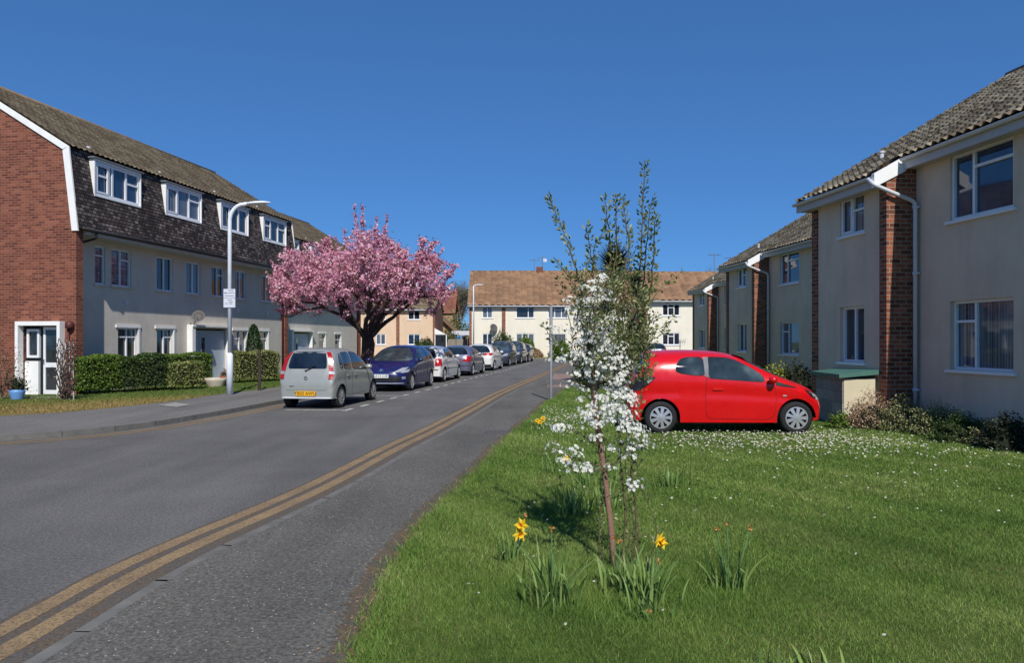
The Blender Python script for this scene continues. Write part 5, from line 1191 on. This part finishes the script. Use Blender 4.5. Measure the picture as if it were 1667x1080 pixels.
# ---------------------------------------------------------------- street furniture
def lamp(px, pyb, z0, H, label, name='street_lamp', flip=1, far=False):
    q = gp(px, pyb, z0); r = empty(name, (q.x, q.y, z0)); tag(r, label, 'street lamp')
    MB().tube([(0, 0, 0), (0, 0, 1.15), (0, 0, 1.22)], [.095, .095, .06], 16).build('base', M['lamppost'], r, smooth=True)
    a = MB(); pts = [Vector((0, 0, 1.2)), Vector((0, 0, H - .55))] + [Vector((flip * (.42 - .42 * math.cos(t)), 0, H - .55 + .5 * math.sin(t))) for t in np.linspace(.15, math.pi / 2, 8)] + [Vector((flip * .5, 0, H - .03))]
    if far: pts = [Vector((0, 0, 1.2)), Vector((0, 0, H)), Vector((.25, 0, H + .06))]
    a.tube(pts, .058, 14); a.build('pole', M['lamppost'], r, smooth=True)
    h = MB(); x0 = .46 * flip if not far else .1; s = 1 if flip > 0 else -1
    prof = [(0, .035, .03), (.12, .085, .05), (.3, .12, .065), (.5, .12, .06), (.66, .06, .03), (.70, .01, .01)]; V = []; F = []
    for xx, wy, hz in prof:
        for k in range(10):
            t = 2 * math.pi * k / 10; V.append((x0 + s * xx * 1.05, wy * math.cos(t), (H - .03 if not far else H + .06) + .04 * xx + hz * math.sin(t) * (1 if math.sin(t) > 0 else .5)))
    for i in range(len(prof) - 1):
        for k in range(10): F.append((i * 10 + k, i * 10 + (k + 1) % 10, (i + 1) * 10 + (k + 1) % 10, (i + 1) * 10 + k))
    h.add(V, F); ho = h.build('lamp_head', M['lamppost'], r, smooth=True); return r
M['lamppost'] = plain('grey_white_lamppost', S(226, 230, 236), .45, .06, 5)
lp_ = lamp(374, 643, .1, 5.62, 'pale grey street lamp with curved arm and a parking plate, on the left pavement')
M['signwhite'] = plain('sign_face', S(206, 210, 218), .5, .04); M['signprint'] = plain('sign_print', S(70, 74, 84), .6, .05)
sg_ = empty('parking_sign', (lp_.location.x + .02, lp_.location.y - .075, 2.95)); tag(sg_, 'small white parking plates fixed to the lamp post on the left', 'sign')
MB().box(-.17, .17, -.006, .006, -.02, .24).build('plate', M['signwhite'], sg_); MB().box(-.17, .17, -.006, .006, -.30, -.03).build('plate', M['signwhite'], sg_)
sp = MB()
sp.box(-.15, -.05, -.0085, -.0065, .115, .13); sp.add([(-.15, -.0085, .1225), (-.115, -.0085, .15), (-.115, -.0085, .095)], [(0, 2, 1)])
for (a, b, c) in [(-.02, .12, .19), (-.03, .14, .12), (-.13, .14, .03), (-.05, .08, -.09), (-.02, .1, -.15), (-.12, -.04, -.2), (.0, .09, -.2)]:
    x = a
    while x < b: sp.box(x, min(x + .018, b), -.0085, -.0065, c, c + .022); x += .027
sp.build('print', M['signprint'], sg_)
MB().box(-.06, .06, .006, .03, -.27, -.24).build('bracket', M['blackplastic'], sg_); MB().box(-.06, .06, .006, .03, .16, .19).build('bracket', M['blackplastic'], sg_)
lf2 = lamp(771, 590, .1, 6.2, 'distant grey street lamp standing in front of the cream house', far=True)
lf2.location = (at(771, 560, 62).x, 62, .1)
# bare grey post at the pavement edge
q = gp(897, 652, LW); po = MB().lathe([(.043, 0), (.043, 2.62), (.0, 2.63)], 16).build('post', M['greypost'] if 'greypost' in M else plain('galvanised_post', S(128, 130, 132), .5, .1, 8, metal=.2), smooth=True); po.location = q; tag(po, 'bare grey metal post at the grass edge of the right pavement', 'post')
# white sign / van in the gap
q = at(748, 530, 84); sg2 = empty('signboard', (q.x, 84, 0)); tag(sg2, 'small white and blue board on posts in the gap left of the cream house', 'sign')
MB().box(-.9, 1.2, 0, .06, 2.3, 2.8).build('board', M['signwhite'], sg2); MB().box(-.6, -.5, .07, .15, 0, 2.8).box(.9, 1.0, .07, .15, 0, 2.8).build('legs', M['lead'], sg2); MB().box(-.5, .3, -.012, -.002, 1.7, 2.25).build('lower_board', M['bluepot'], sg2)
fn = MB()
q0 = at(724, 560, 80)
for k in range(5): fn.box(k * 1.25, k * 1.25 + 1.2, 0, .05, 0, 1.75)
fo = fn.build('fence', plain('grey_fence', S(140, 134, 124), .9, .15, 3)); fo.location = (q0.x, 80, .1); tag(fo, 'grey panel fence closing the gap beyond the parked cars', 'fence')
# roof aerials on the cream house
def aerial(px, pyt, pyb, Y, label):
    b_ = at(px, pyb, Y); t = at(px, pyt, Y); r = empty('tv_aerial', (b_.x, Y, b_.z - .3)); tag(r, label, 'aerial'); H = t.z - b_.z + .3
    MB().tube([(0, 0, 0), (0, 0, H)], .035, 5).build('mast', M['lead'], r); m = MB().tube([(-.5, 0, H - .1), (.5, 0, H - .1)], .02, 4)
    for k in range(6): m.tube([(-.45 + k * .18, -.25, H - .1), (-.45 + k * .18, .25, H - .1)], .015, 4)
    m.build('yagi', M['lead'], r); return r
aerial(870, 422, 440, 75.5, 'thin television aerial left of the chimney on the cream house'); a2 = aerial(883, 418, 440, 75.8, 'taller aerial with a pale box right of the chimney'); MB().box(.1, .45, -.05, .05, 1.15, 1.5).build('antenna_box', M['signwhite'], a2)
aerial(1163, 413, 440, 60, 'aerial above the roofs behind the right row'); aerial(1190, 418, 428, 58, 'second aerial above the right row roofs')
# ---------------------------------------------------------------- the white flowering sapling
rs_ = np.random.RandomState(21); YS = 5.45
root = gp(998, 927, LW); YS = root.y
def sp_(px, py, dy=0.0): v = at(px, py, YS + dy); return Vector((v.x - root.x, v.y - root.y, v.z - LW))
sap = empty('flowering_sapling', root); tag(sap, 'young tree in white blossom with upright leafy shoots, standing on the lawn', 'tree')
tk = MB()
tk.tube([sp_(999, 932), sp_(997, 880), sp_(990, 820, .02), sp_(984, 770, .03), (sp_(976, 720, .02)), sp_(969, 660), sp_(966, 610), sp_(972, 560, -.02), sp_(978, 500), sp_(985, 450)], [.027, .023, .020, .020, .020, .026, .025, .019, .013, .009], 12)
tk.build('trunk', M['bark_sap'], sap, smooth=True)
SHO = [  # (pixel path, depth drift, radius, leaf density)
 ([(968, 640), (957, 560), (945, 470), (925, 400), (910, 360), (893, 318)], .25, .009, 1.0), ([(960, 560), (935, 470), (917, 440), (902, 423)], .1, .006, .9), ([(968, 560), (966, 450), (961, 405), (955, 366)], -.2, .007, 1), ([(975, 480), (968, 410), (975, 390), (988, 372)], -.15, .004, .7),
 ([(978, 520), (992, 430), (992, 380), (984, 320)], .1, .008, 1), ([(985, 500), (1002, 420), (1003, 370), (1003, 318)], -.1, .008, 1), ([(985, 520), (1022, 420), (1018, 360), (1014, 322)], .3, .008, 1),
 ([(990, 640), (1030, 520), (1042, 430), (1046, 340), (1050, 262)], .1, .010, 1), ([(1000, 600), (1043, 480), (1052, 400), (1062, 320)], -.2, .008, .9), ([(1000, 620), (1052, 500), (1064, 420), (1066, 350)], -.3, .009, 1.1),
 ([(1010, 620), (1056, 500), (1085, 462), (1116, 440)], .3, .004, .35), ([(1010, 640), (1050, 560), (1075, 534), (1102, 517)], .2, .005, .5), ([(1052, 560), (1076, 545), (1088, 533)], .1, .004, .8), ([(968, 640), (925, 580), (902, 556), (884, 531)], -.1, .005, .8),
 ([(978, 760), (950, 752), (925, 742), (900, 733)], -.15, .007, .5), ([(976, 730), (935, 700), (912, 696)], .2, .006, .5), ([(985, 765), (950, 768), (920, 752)], .0, .005, .6), ([(984, 770), (1010, 745), (1035, 725), (1056, 728)], -.1, .007, .4), ([(988, 810), (1010, 800), (1032, 792)], .1, .004, .5),
 ([(1030, 935), (1036, 860), (1030, 780), (1022, 700), (1015, 620), (1025, 520)], .12, .008, .35), ([(1010, 930), (1018, 850), (1012, 770), (1006, 690), (1000, 600), (1010, 500)], .18, .008, .4), ([(990, 840), (1008, 850), (1020, 880)], .1, .004, .3), ([(1025, 700), (1045, 640), (1050, 560), (1056, 470)], .2, .006, .9), ([(966, 620), (945, 600), (930, 580), (935, 520)], .2, .006, .8), ([(969, 660), (950, 640), (940, 615)], -.1, .005, .4), ([(970, 680), (1000, 655), (1018, 640)], -.15, .006, .4), ([(972, 600), (1000, 570), (1012, 540), (1035, 440)], -.2, .006, .8), ([(966, 610), (985, 560), (1000, 500), (1035, 400)], .15, .006, .7), ([(958, 560), (940, 500), (950, 440), (968, 420)], .05, .005, .8), ([(946, 600), (930, 540), (918, 480), (908, 452)], .2, .004, .6)]
SHO += [([(1000 + a, 940), (1000 + a * 1.3 + b, 860), (1000 + a * .8, 780), (995 + a, 700)], .1, .005, .35) for a, b in ((-14, -6), (14, 8), (34, -5), (48, 6), (-22, 5), (24, 0))]
br = MB(); LC = []; LD = []
for path, dy, rad, dens in SHO:
    P = cat_rom([tuple(sp_(x, y, dy * i / (len(path) - 1))) for i, (x, y) in enumerate(path)], 8); n = len(P)
    P = [p + Vector(rs_.normal(0, .004, 3)) for p in P]; br.tube(P, [rad * (1 - .72 * i / n) for i in range(n)], 6, cap=False)
    Ltot = sum((P[i + 1] - P[i]).length for i in range(n - 1)); m = int(Ltot / .020 * dens * 2.5)
    for _ in range(m):
        t = rs_.rand() ** .9 * (n - 1.001); i = int(t); p = P[i].lerp(P[i + 1], t - i); d = (P[i + 1] - P[i]).normalized()
        th = 1.0 if i / n > .35 else 1.6
        a = Vector(rs_.normal(size=3)); a = (a - d * a.dot(d)).normalized(); LC.append((p + a * rs_.uniform(.004, .024) * th, (a * .9 + d * .8).normalized()))
# bushy twigs through the middle
for _ in range(120):
    px = rs_.uniform(932, 1058); py = rs_.uniform(468, 640)
    if px < 950 and py > 560: continue
    c = sp_(px, py, rs_.uniform(-.3, .35)); d = Vector((rs_.normal(0, .3), rs_.normal(0, .3), 1)).normalized(); L = rs_.uniform(.10, .26)
    pts = [c, c + d * L * .5 + Vector(rs_.normal(0, .01, 3)), c + d * L]; br.tube(pts, [.004, .003, .0015], 4, cap=False)
    for k in range(rs_.randint(14, 34)):
        t = rs_.rand(); a = Vector(rs_.normal(size=3)); a = (a - d * a.dot(d)).normalized(); LC.append((c + d * L * t + a * rs_.uniform(.004, .04), (a + d * .6).normalized()))
br.build('branches', M['twig'], sap, smooth=True)
M['sapleaf'] = tinted('young_leaf', [S(70, 88, 44), S(108, 122, 66), S(140, 148, 92), S(178, 178, 132)], transl=.3, rough=.5)
lm = MB()
for c, d in LC:
    L = rs_.uniform(.020, .042); s = d.cross(Vector(rs_.normal(size=3))).normalized(); nrm = d.cross(s); w_ = L * rs_.uniform(.22, .32); t = rs_.rand()
    a = c; b1 = c + d * L * .5 + s * w_ + nrm * .004; b2 = c + d * L * .5 - s * w_ + nrm * .004; e = c + d * L - nrm * .004; m_ = c + d * L * .5 - nrm * .003
    lm.face([a, b1, e, m_], t=t); lm.face([a, m_, e, b2], t=t)
lm.build('leaves', M['sapleaf'], sap)
BL = [(971,461),(986,461),(953,472),(968,476),(979,490),(949,495),(980,489),(973,505),(990,510),(932,507),(937,519),(980,522),(997,527),(961,529),(968,523),(980,536),(988,546),(959,555),(980,558),(1007,567),(971,581),(935,575),(939,584),(969,596),(1004,596),(1016,601),(951,606),(937,612),(1016,613),(980,625),(959,623),(1002,630),(1014,637),(949,636),(1009,649),(1026,647),(954,654),(980,657),(1019,661),(963,664),(956,673),(988,676),(1009,676),(973,693),(992,688),(1028,693),(911,698),(974,694),(992,689),(1029,698),(1041,710),(974,712),(900,732),(937,733),(992,737),(1004,731),(1029,735),(1039,729),(1056,729),(917,753),(929,761),(950,762),(964,769),(941,745),(1025,746),(994,764),(1033,788),(1033,797),(944,580),(975,610),(1000,610),(1010,625),(965,600),(985,575),(960,545),(998,560),(1020,655),(995,640),(1000,662),(962,690),(1020,700),(1036,720),(940,768),(909,741),(945,540),(952,510),(990,590),(976,545),(1000,545),(1015,580),(975,650),(1012,690),(1022,680),(1034,702)]
fl = MB()
BL = BL + [(x + rs_.normal(0, 9), y + rs_.normal(0, 9)) for x, y in BL if 455 < y < 700] + [(x + rs_.normal(0, 12), y + rs_.normal(0, 12)) for x, y in BL if 500 < y < 600 and x < 1000]
for i, (px, py) in enumerate(BL):
    c0 = sp_(px, py, rs_.uniform(-.22, .04)); R = rs_.uniform(.03, .058); dens = rs_.randint(8, 18)
    for k in range(dens):
        u = Vector(rs_.normal(size=3)).normalized(); u.z = abs(u.z) * .8 + .05; u = (u + Vector((0, -.25, 0))).normalized(); c = c0 + Vector((u.x * R * 1.5, u.y * R * 1.2, u.z * R * 1.0)) * rs_.uniform(.7, 1.25); fr = rs_.uniform(.011, .0155)
        s = u.cross(Vector(rs_.normal(size=3))).normalized(); q = u.cross(s); t0 = rs_.uniform(.35, 1)
        for j in range(5):
            a = 2 * math.pi * j / 5; da = .55; o1 = s * math.cos(a) + q * math.sin(a); l1 = s * math.cos(a - da) + q * math.sin(a - da); l2 = s * math.cos(a + da) + q * math.sin(a + da)
            fl.face([c, c + l1 * fr * .72 + u * .003, c + o1 * fr * 1.05 + u * .004, c + l2 * fr * .72 + u * .003], t=t0)
        fl.cm = 1; fl.face([c + u * .003 + s * .003, c + u * .003 + q * .003, c + u * .003 - s * .003, c + u * .003 - q * .003]); fl.cm = 0
M['petal'] = tinted('white_petal', [S(214, 214, 200), S(236, 236, 226), S(246, 246, 240)], transl=.3); M['stamen'] = plain('yellow_green_stamen', S(170, 160, 90), .8)
fl.build('blossom', [M['petal'], M['stamen']], sap)

# ---------------------------------------------------------------- daffodils
M['daffleaf'] = tinted('daffodil_leaf', [S(76, 102, 46), S(104, 134, 66), S(140, 164, 96), S(132, 152, 74)], rough=.45, transl=.2)
M['daffy'] = tinted('daffodil_petal', [S(236, 190, 20), S(246, 208, 40), S(250, 218, 70)], transl=.3); M['trumpet'] = plain('daffodil_trumpet', S(246, 184, 28), .6, .1); M['wither'] = tinted('withered_flower', [S(150, 98, 54), S(196, 134, 72), S(214, 160, 88)], transl=.2)
GD = 'daffodil clumps on the lawn'
def flower(mb, c, face, R, rng):
    s = face.cross(Vector((0, 0, 1))).normalized(); q = s.cross(face)
    for j in range(6):
        a = j * math.pi / 3 + rng.uniform(-.1, .1); dr = s * math.cos(a) + q * math.sin(a); pe = s * math.cos(a + math.pi / 2) + q * math.sin(a + math.pi / 2); t = rng.rand(); mb.cm = 0
        back = -face * R * (.1 if j % 2 else .0)
        mb.face([c, c + dr * R * .5 + pe * R * .27 + back, c + dr * R + back + face * R * .12, c + dr * R * .5 - pe * R * .27 + back], t=t)
    mb.cm = 1; n = 10
    for k in range(n):
        a0 = 2 * math.pi * k / n; a1 = 2 * math.pi * (k + 1) / n; f = lambda a, r, h: c + (s * math.cos(a) + q * math.sin(a)) * R * r + face * R * h
        mb.face([f(a0, .2, 0), f(a1, .2, 0), f(a1, .26, .4), f(a0, .26, .4)]); mb.face([f(a0, .26, .4), f(a1, .26, .4), f(a1, .36, .52), f(a0, .36, .52)])
def withered(mb, c, R, rng):
    for j in range(9):
        d = Vector(rng.normal(size=3)).normalized(); s = d.cross(Vector(rng.normal(size=3))).normalized(); mb.face([c, c + d * R * .5 + s * R * .25, c + d * R * .9, c + d * R * .5 - s * R * .25], t=rng.rand())
def clump(px, py, nl, hgt, spread, label, flowers=(), seed=0, lean=.5):
    nl = int(nl * 1.5)
    rg = np.random.RandomState(seed + 40); b = gp(px, py, LW); r = empty('daffodil_clump', b); tag(r, label, 'daffodils', GD); m = MB()
    for i in range(nl):
        a = rg.uniform(0, 6.28); o_ = Vector((rg.normal(0, spread * .3), rg.normal(0, spread * .25), 0)); dx = Vector((math.cos(a), math.sin(a), 0)) * rg.uniform(.05, 1) ** 1.3 * lean + Vector((o_.x * .9, o_.y * .9, 0)); H = hgt * rg.uniform(.5, 1.05); wd = rg.uniform(.013, .023); s = Vector((math.cos(a + 1.57 + rg.normal(0, .6)), math.sin(a + 1.57), 0)); t = rg.rand(); pr_ = None; kink = rg.rand() < .16
        for k in range(7):
            u = k / 6; z = H * (u - (.75 if kink else .12) * u ** 3); p = o_ + dx * H * 1.2 * u ** 1.8 + Vector((0, 0, z)); ww = wd * (1 - u ** 4) * (.7 + .3 * math.sin(u * 3)); qd = (p - s * ww / 2, p + s * ww / 2)
            if pr_: m.face([pr_[0], pr_[1], qd[1], qd[0]], t=min(1, t * .8 + u * .2))
            pr_ = qd
    m.build('leaves', M['daffleaf'], r)
    for (fx_, fy_, kind) in flowers:
        c = at(fx_, fy_, b.y + rg.uniform(-.06, .04)) - b; st = MB(); foot = Vector((c.x * .25, c.y * .3, 0)); st.tube([foot, foot.lerp(c, .55) + Vector((0, 0, .02)), c - Vector((0, -.01, .012)), c], [.0045, .004, .0035, .003], 6); so = st.build('stem', M['daffstem'], r)
        f = MB()
        if kind == 'y': flower(f, c, Vector((rg.uniform(-.5, .5), -1, rg.uniform(-.1, .3))).normalized(), .062, rg); f.build('flower', [M['daffy'], M['trumpet']], r)
        elif kind == 'Y': flower(f, c, Vector((.6, -.7, -.1)).normalized(), .055, rg); flower(f, c + Vector((.012, .01, -.02)), Vector((-.4, -1, .2)).normalized(), .046, rg); f.build('flower', [M['daffy'], M['trumpet']], r)
        else: withered(f, c, .028, rg); f.build('withered_flower', M['wither'], r)
    return r
M['daffstem'] = plain('daffodil_stem', S(96, 128, 80), .5)
clump(900, 985, 46, .42, .30, 'large daffodil clump of long leaves, front left of the sapling', [(898, 862, 'w')], 1)
clump(828, 915, 16, .26, .16, 'small clump with the brightest double daffodil, left of the large clump', [(849, 856, 'y'), (846, 871, 'y'), (856, 840, 'w')], 2, .5)
clump(1052, 985, 34, .38, .30, 'daffodil clump with one yellow flower, front right of the sapling', [(1074, 880, 'Y'), (1072, 915, 'w')], 3)
clump(1008, 965, 22, .33, .2, 'leafy daffodil clump at the foot of the sapling', [(1001, 877, 'w'), (1009, 884, 'w')], 4, .45)
clump(1187, 960, 26, .34, .20, 'daffodil clump with three faded orange flowers, alone on the right', [(1167, 862, 'w'), (1184, 853, 'w'), (1222, 860, 'w')], 5)
clump(933, 838, 30, .36, .26, 'dark daffodil clump behind the low left blossom', [(912, 790, 'w'), (911, 777, 'w')], 6)
clump(1085, 795, 22, .30, .3, 'flowerless daffodil tuft on the open lawn right of the sapling', [], 7)
clump(1262, 1098, 10, .16, .25, 'daffodil leaves at the very bottom edge of the photo', [], 8)
clump(1345, 1100, 10, .16, .2, 'short leaves at the bottom edge, right of another clump', [], 9)
clump(903, 770, 16, .3, .2, 'thin daffodil clump between the pavement edge and the low blossom', [(921, 748, 'y')], 10)
clump(985, 830, 26, .38, .3, 'leafy clump just behind the sapling trunk', [], 11)
clump(960, 790, 26, .34, .4, 'dark leafy clump farther behind the sapling', [], 12)
clump(1055, 1008, 10, .16, .1, 'fallen daffodil with a single yellow orange bud near the bottom', [(1056, 998, 'w')], 13)
clump(878, 700, 14, .16, .3, 'yellow daffodils at the pavement edge beyond the sapling', [(875, 686, 'y'), (884, 682, 'y'), (880, 688, 'y')], 14)

# ---------------------------------------------------------------- lawn blades, daisies, litter
def poly_mask(x, y):                               # right of the lawn edge
    gy = np.array([p.y for p in GE]); gx = np.array([p.x for p in GE]); return x > np.interp(y, gy, gx) + .08
rg = np.random.RandomState(77)
def blades_np(x, y, h, w_, z0, rg):
    n = len(x); a = rg.uniform(0, 2 * np.pi, n); ln = rg.normal(0, .5, (n, 2)) * h[:, None]; bx_ = np.cos(a) * w_ / 2; by_ = np.sin(a) * w_ / 2
    V = np.zeros((n, 3, 3)); V[:, 0] = np.stack([x - bx_, y - by_, np.full(n, z0)], 1); V[:, 1] = np.stack([x + bx_, y + by_, np.full(n, z0)], 1); V[:, 2] = np.stack([x + ln[:, 0], y + ln[:, 1], z0 + h], 1); return V
xs_, ys_, hs_, ws_ = [], [], [], []
for (ya, yb, dn, h0, w0) in [(3.4, 5.2, 15000, .026, .0035), (5.2, 7.5, 8500, .028, .005), (7.5, 10.5, 4200, .03, .008), (10.5, 15, 2000, .032, .012), (15, 24, 700, .035, .02)]:
    xm = .72 * yb; A_ = (yb - ya) * (xm + 1.2); n = int(A_ * dn); x = rg.uniform(-1.2, xm, n); y = rg.uniform(ya, yb, n); k = poly_mask(x, y) & (x < .72 * y + .2) & (x < 7.7); x, y = x[k], y[k]
    pt = np.sin(x * 1.7 + 1) * np.sin(y * 2.1) + .6 * np.sin(x * 4.3 + y * 3.1) ; kk = rg.rand(len(x)) < np.clip(.72 + .3 * pt, .3, 1); x, y = x[kk], y[kk]
    xs_.append(x); ys_.append(y); hs_.append(h0 * rg.uniform(.5, 1.4, len(x))); ws_.append(np.full(len(x), w0))
x = np.concatenate(xs_); y = np.concatenate(ys_); h = np.concatenate(hs_); w2 = np.concatenate(ws_)
# longer tufts round the daffodils
nt_ = 14000; tx = rg.normal(0, .42, nt_) + .62; ty = rg.normal(0, .35, nt_) + 4.95; x = np.concatenate([x, tx]); y = np.concatenate([y, ty]); h = np.concatenate([h, rg.uniform(.03, .085, nt_)]); w2 = np.concatenate([w2, np.full(nt_, .004)])
ed = np.array([[p.x, p.y] for p in GE if -1 < p.y < 26]); ne = 26000; ti = rg.uniform(0, len(ed) - 1.001, ne); i0 = ti.astype(int); pe = ed[i0] + (ed[i0 + 1] - ed[i0]) * (ti - i0)[:, None]; x = np.concatenate([x, pe[:, 0] + rg.normal(0.03, .06, ne) + .03 * np.sin(pe[:, 1] * 9) * np.sin(pe[:, 1] * 3.7)]); y = np.concatenate([y, pe[:, 1]]); h = np.concatenate([h, rg.uniform(.02, .06, ne)]); w2 = np.concatenate([w2, np.full(ne, .006)])
V = blades_np(x, y, h, w2, LW, rg)
dry = (np.sin(x * 2.3 + 4) * np.sin(y * 1.9 + x) + .5 * np.sin(x * 6.1 + y * 5)); tint = np.clip(rg.normal(.38, .22, len(x)) + .15 * dry + .12 * np.sin(x * .9 + 2) * np.sin(y * 1.1 + 1), 0, 1)
M['grass'] = tinted('grass_blade', [S(66, 94, 36), S(104, 136, 56), S(134, 160, 78), S(178, 176, 116)], rough=.6, transl=.25)
go = npmesh('grass', V, np.arange(len(x) * 3).reshape(-1, 3), tint, M['grass']); tag(go, 'short mown green grass of the right lawn', 'grass', kind='stuff')
# grass on the left verge
xv, yv = rg.uniform(-14, -4, 60000), rg.uniform(16, 32, 60000); ply = np.array([p.y for p in PL]); plx = np.array([p.x for p in PL]); k = (xv < np.interp(yv, ply, plx) - .03) & (xv > -12.6 + .172 * (yv - 21.3) + (yv < 21) * -3); xv, yv = xv[k], yv[k]
V = blades_np(xv, yv, rg.uniform(.02, .07, len(xv)), .02, .1, rg)
dryness = np.clip(1.15 - (yv - (16.5 + (xv + 10.7) * .9)) * .22, 0, 1)
M['vgrass'] = tinted('verge_blade', [S(84, 108, 46), S(112, 122, 58), S(148, 132, 80), S(166, 140, 92)], rough=.7, transl=.2)
vo = npmesh('grass', V, np.arange(len(xv) * 3).reshape(-1, 3), np.clip(dryness * .8 + rg.normal(0, .15, len(xv)), 0, 1), M['vgrass']); tag(vo, 'dry brown and green grass of the left verge', 'grass', kind='stuff')
# daisies
dm = MB(); pts = []
def daz(n, x0, x1, y0, y1):
    for _ in range(n):
        px = rg.uniform(x0, x1); py = rg.uniform(y0, y1); pts.append(gp(px, py, LW))
def dazg(n, cx, cy, sx, sy):
    for _ in range(n):
        px = rg.normal(cx, sx); py = rg.normal(cy, sy)
        if py > 655: pts.append(gp(px, py, LW))
for cx, cy, sx, sy, n in [(1140, 713, 60, 8, 150), (1200, 722, 80, 9, 140), (1330, 712, 40, 9, 150), (1390, 722, 60, 9, 150), (1100, 702, 40, 6, 80), (1300, 735, 120, 9, 120), (1250, 712, 60, 8, 90), (900, 680, 25, 10, 110), (930, 700, 22, 12, 60), (960, 680, 24, 10, 60), (1480, 722, 50, 8, 60), (1560, 740, 60, 8, 30)]: dazg(int(n * 1.7), cx, cy, sx, sy)
daz(90, 860, 1660, 740, 860); daz(14, 700, 1660, 860, 1075); daz(60, 1400, 1660, 730, 800)
for p in pts:
    if not poly_mask(np.array([p.x]), np.array([p.y]))[0]: continue
    R = rg.uniform(.007, .012) * (1.35 if p.y > 9 else 1); H = rg.uniform(.03, .06); tl_ = Vector((rg.normal(0, .35), rg.normal(-.25, .3), 1)).normalized(); s = tl_.cross(Vector((0, 1, 0))).normalized(); q = tl_.cross(s); c = p + Vector((0, 0, H)); n = 8
    dm.cm = 0
    for j in range(n):
        a = 2 * math.pi * j / n; b = a + .62; f = lambda t_, r_: c + (s * math.cos(t_) + q * math.sin(t_)) * r_; dm.face([c, f(a, R), f(b, R)], t=rg.rand())
    dm.cm = 1; dm.face([c + tl_ * .002 + (s * math.cos(t_) + q * math.sin(t_)) * R * .24 for t_ in (0, 1.26, 2.5, 3.77, 5.03)])
do = dm.build('daisies', [M['petal'], M['trumpet']]); tag(do, 'white daisies scattered over the lawn and thick beside the red car', 'daisies', kind='stuff')
# crumbs of debris on the soil edge and in the gutter
db = MB()
for _ in range(2600):
    i = rg.randint(0, len(ed) - 1); p = ed[i] + (ed[i + 1] - ed[i]) * rg.rand(); s = rg.uniform(.004, .012); cx, cy = p[0] - abs(rg.normal(0, .12)), p[1]; a = rg.uniform(0, 3); z = .0235
    db.ct = rg.rand(); db.add([(cx - s, cy, z), (cx, cy - s * .6, z + .001), (cx + s, cy + s * .4, z + .004), (cx, cy, z + s * .7)], [(0, 1, 3), (1, 2, 3), (2, 0, 3)])
o = db.build('leaf_litter', M['deadplant']); tag(o, 'brown leaf litter and soil crumbs along the lawn edge', 'litter', kind='stuff')
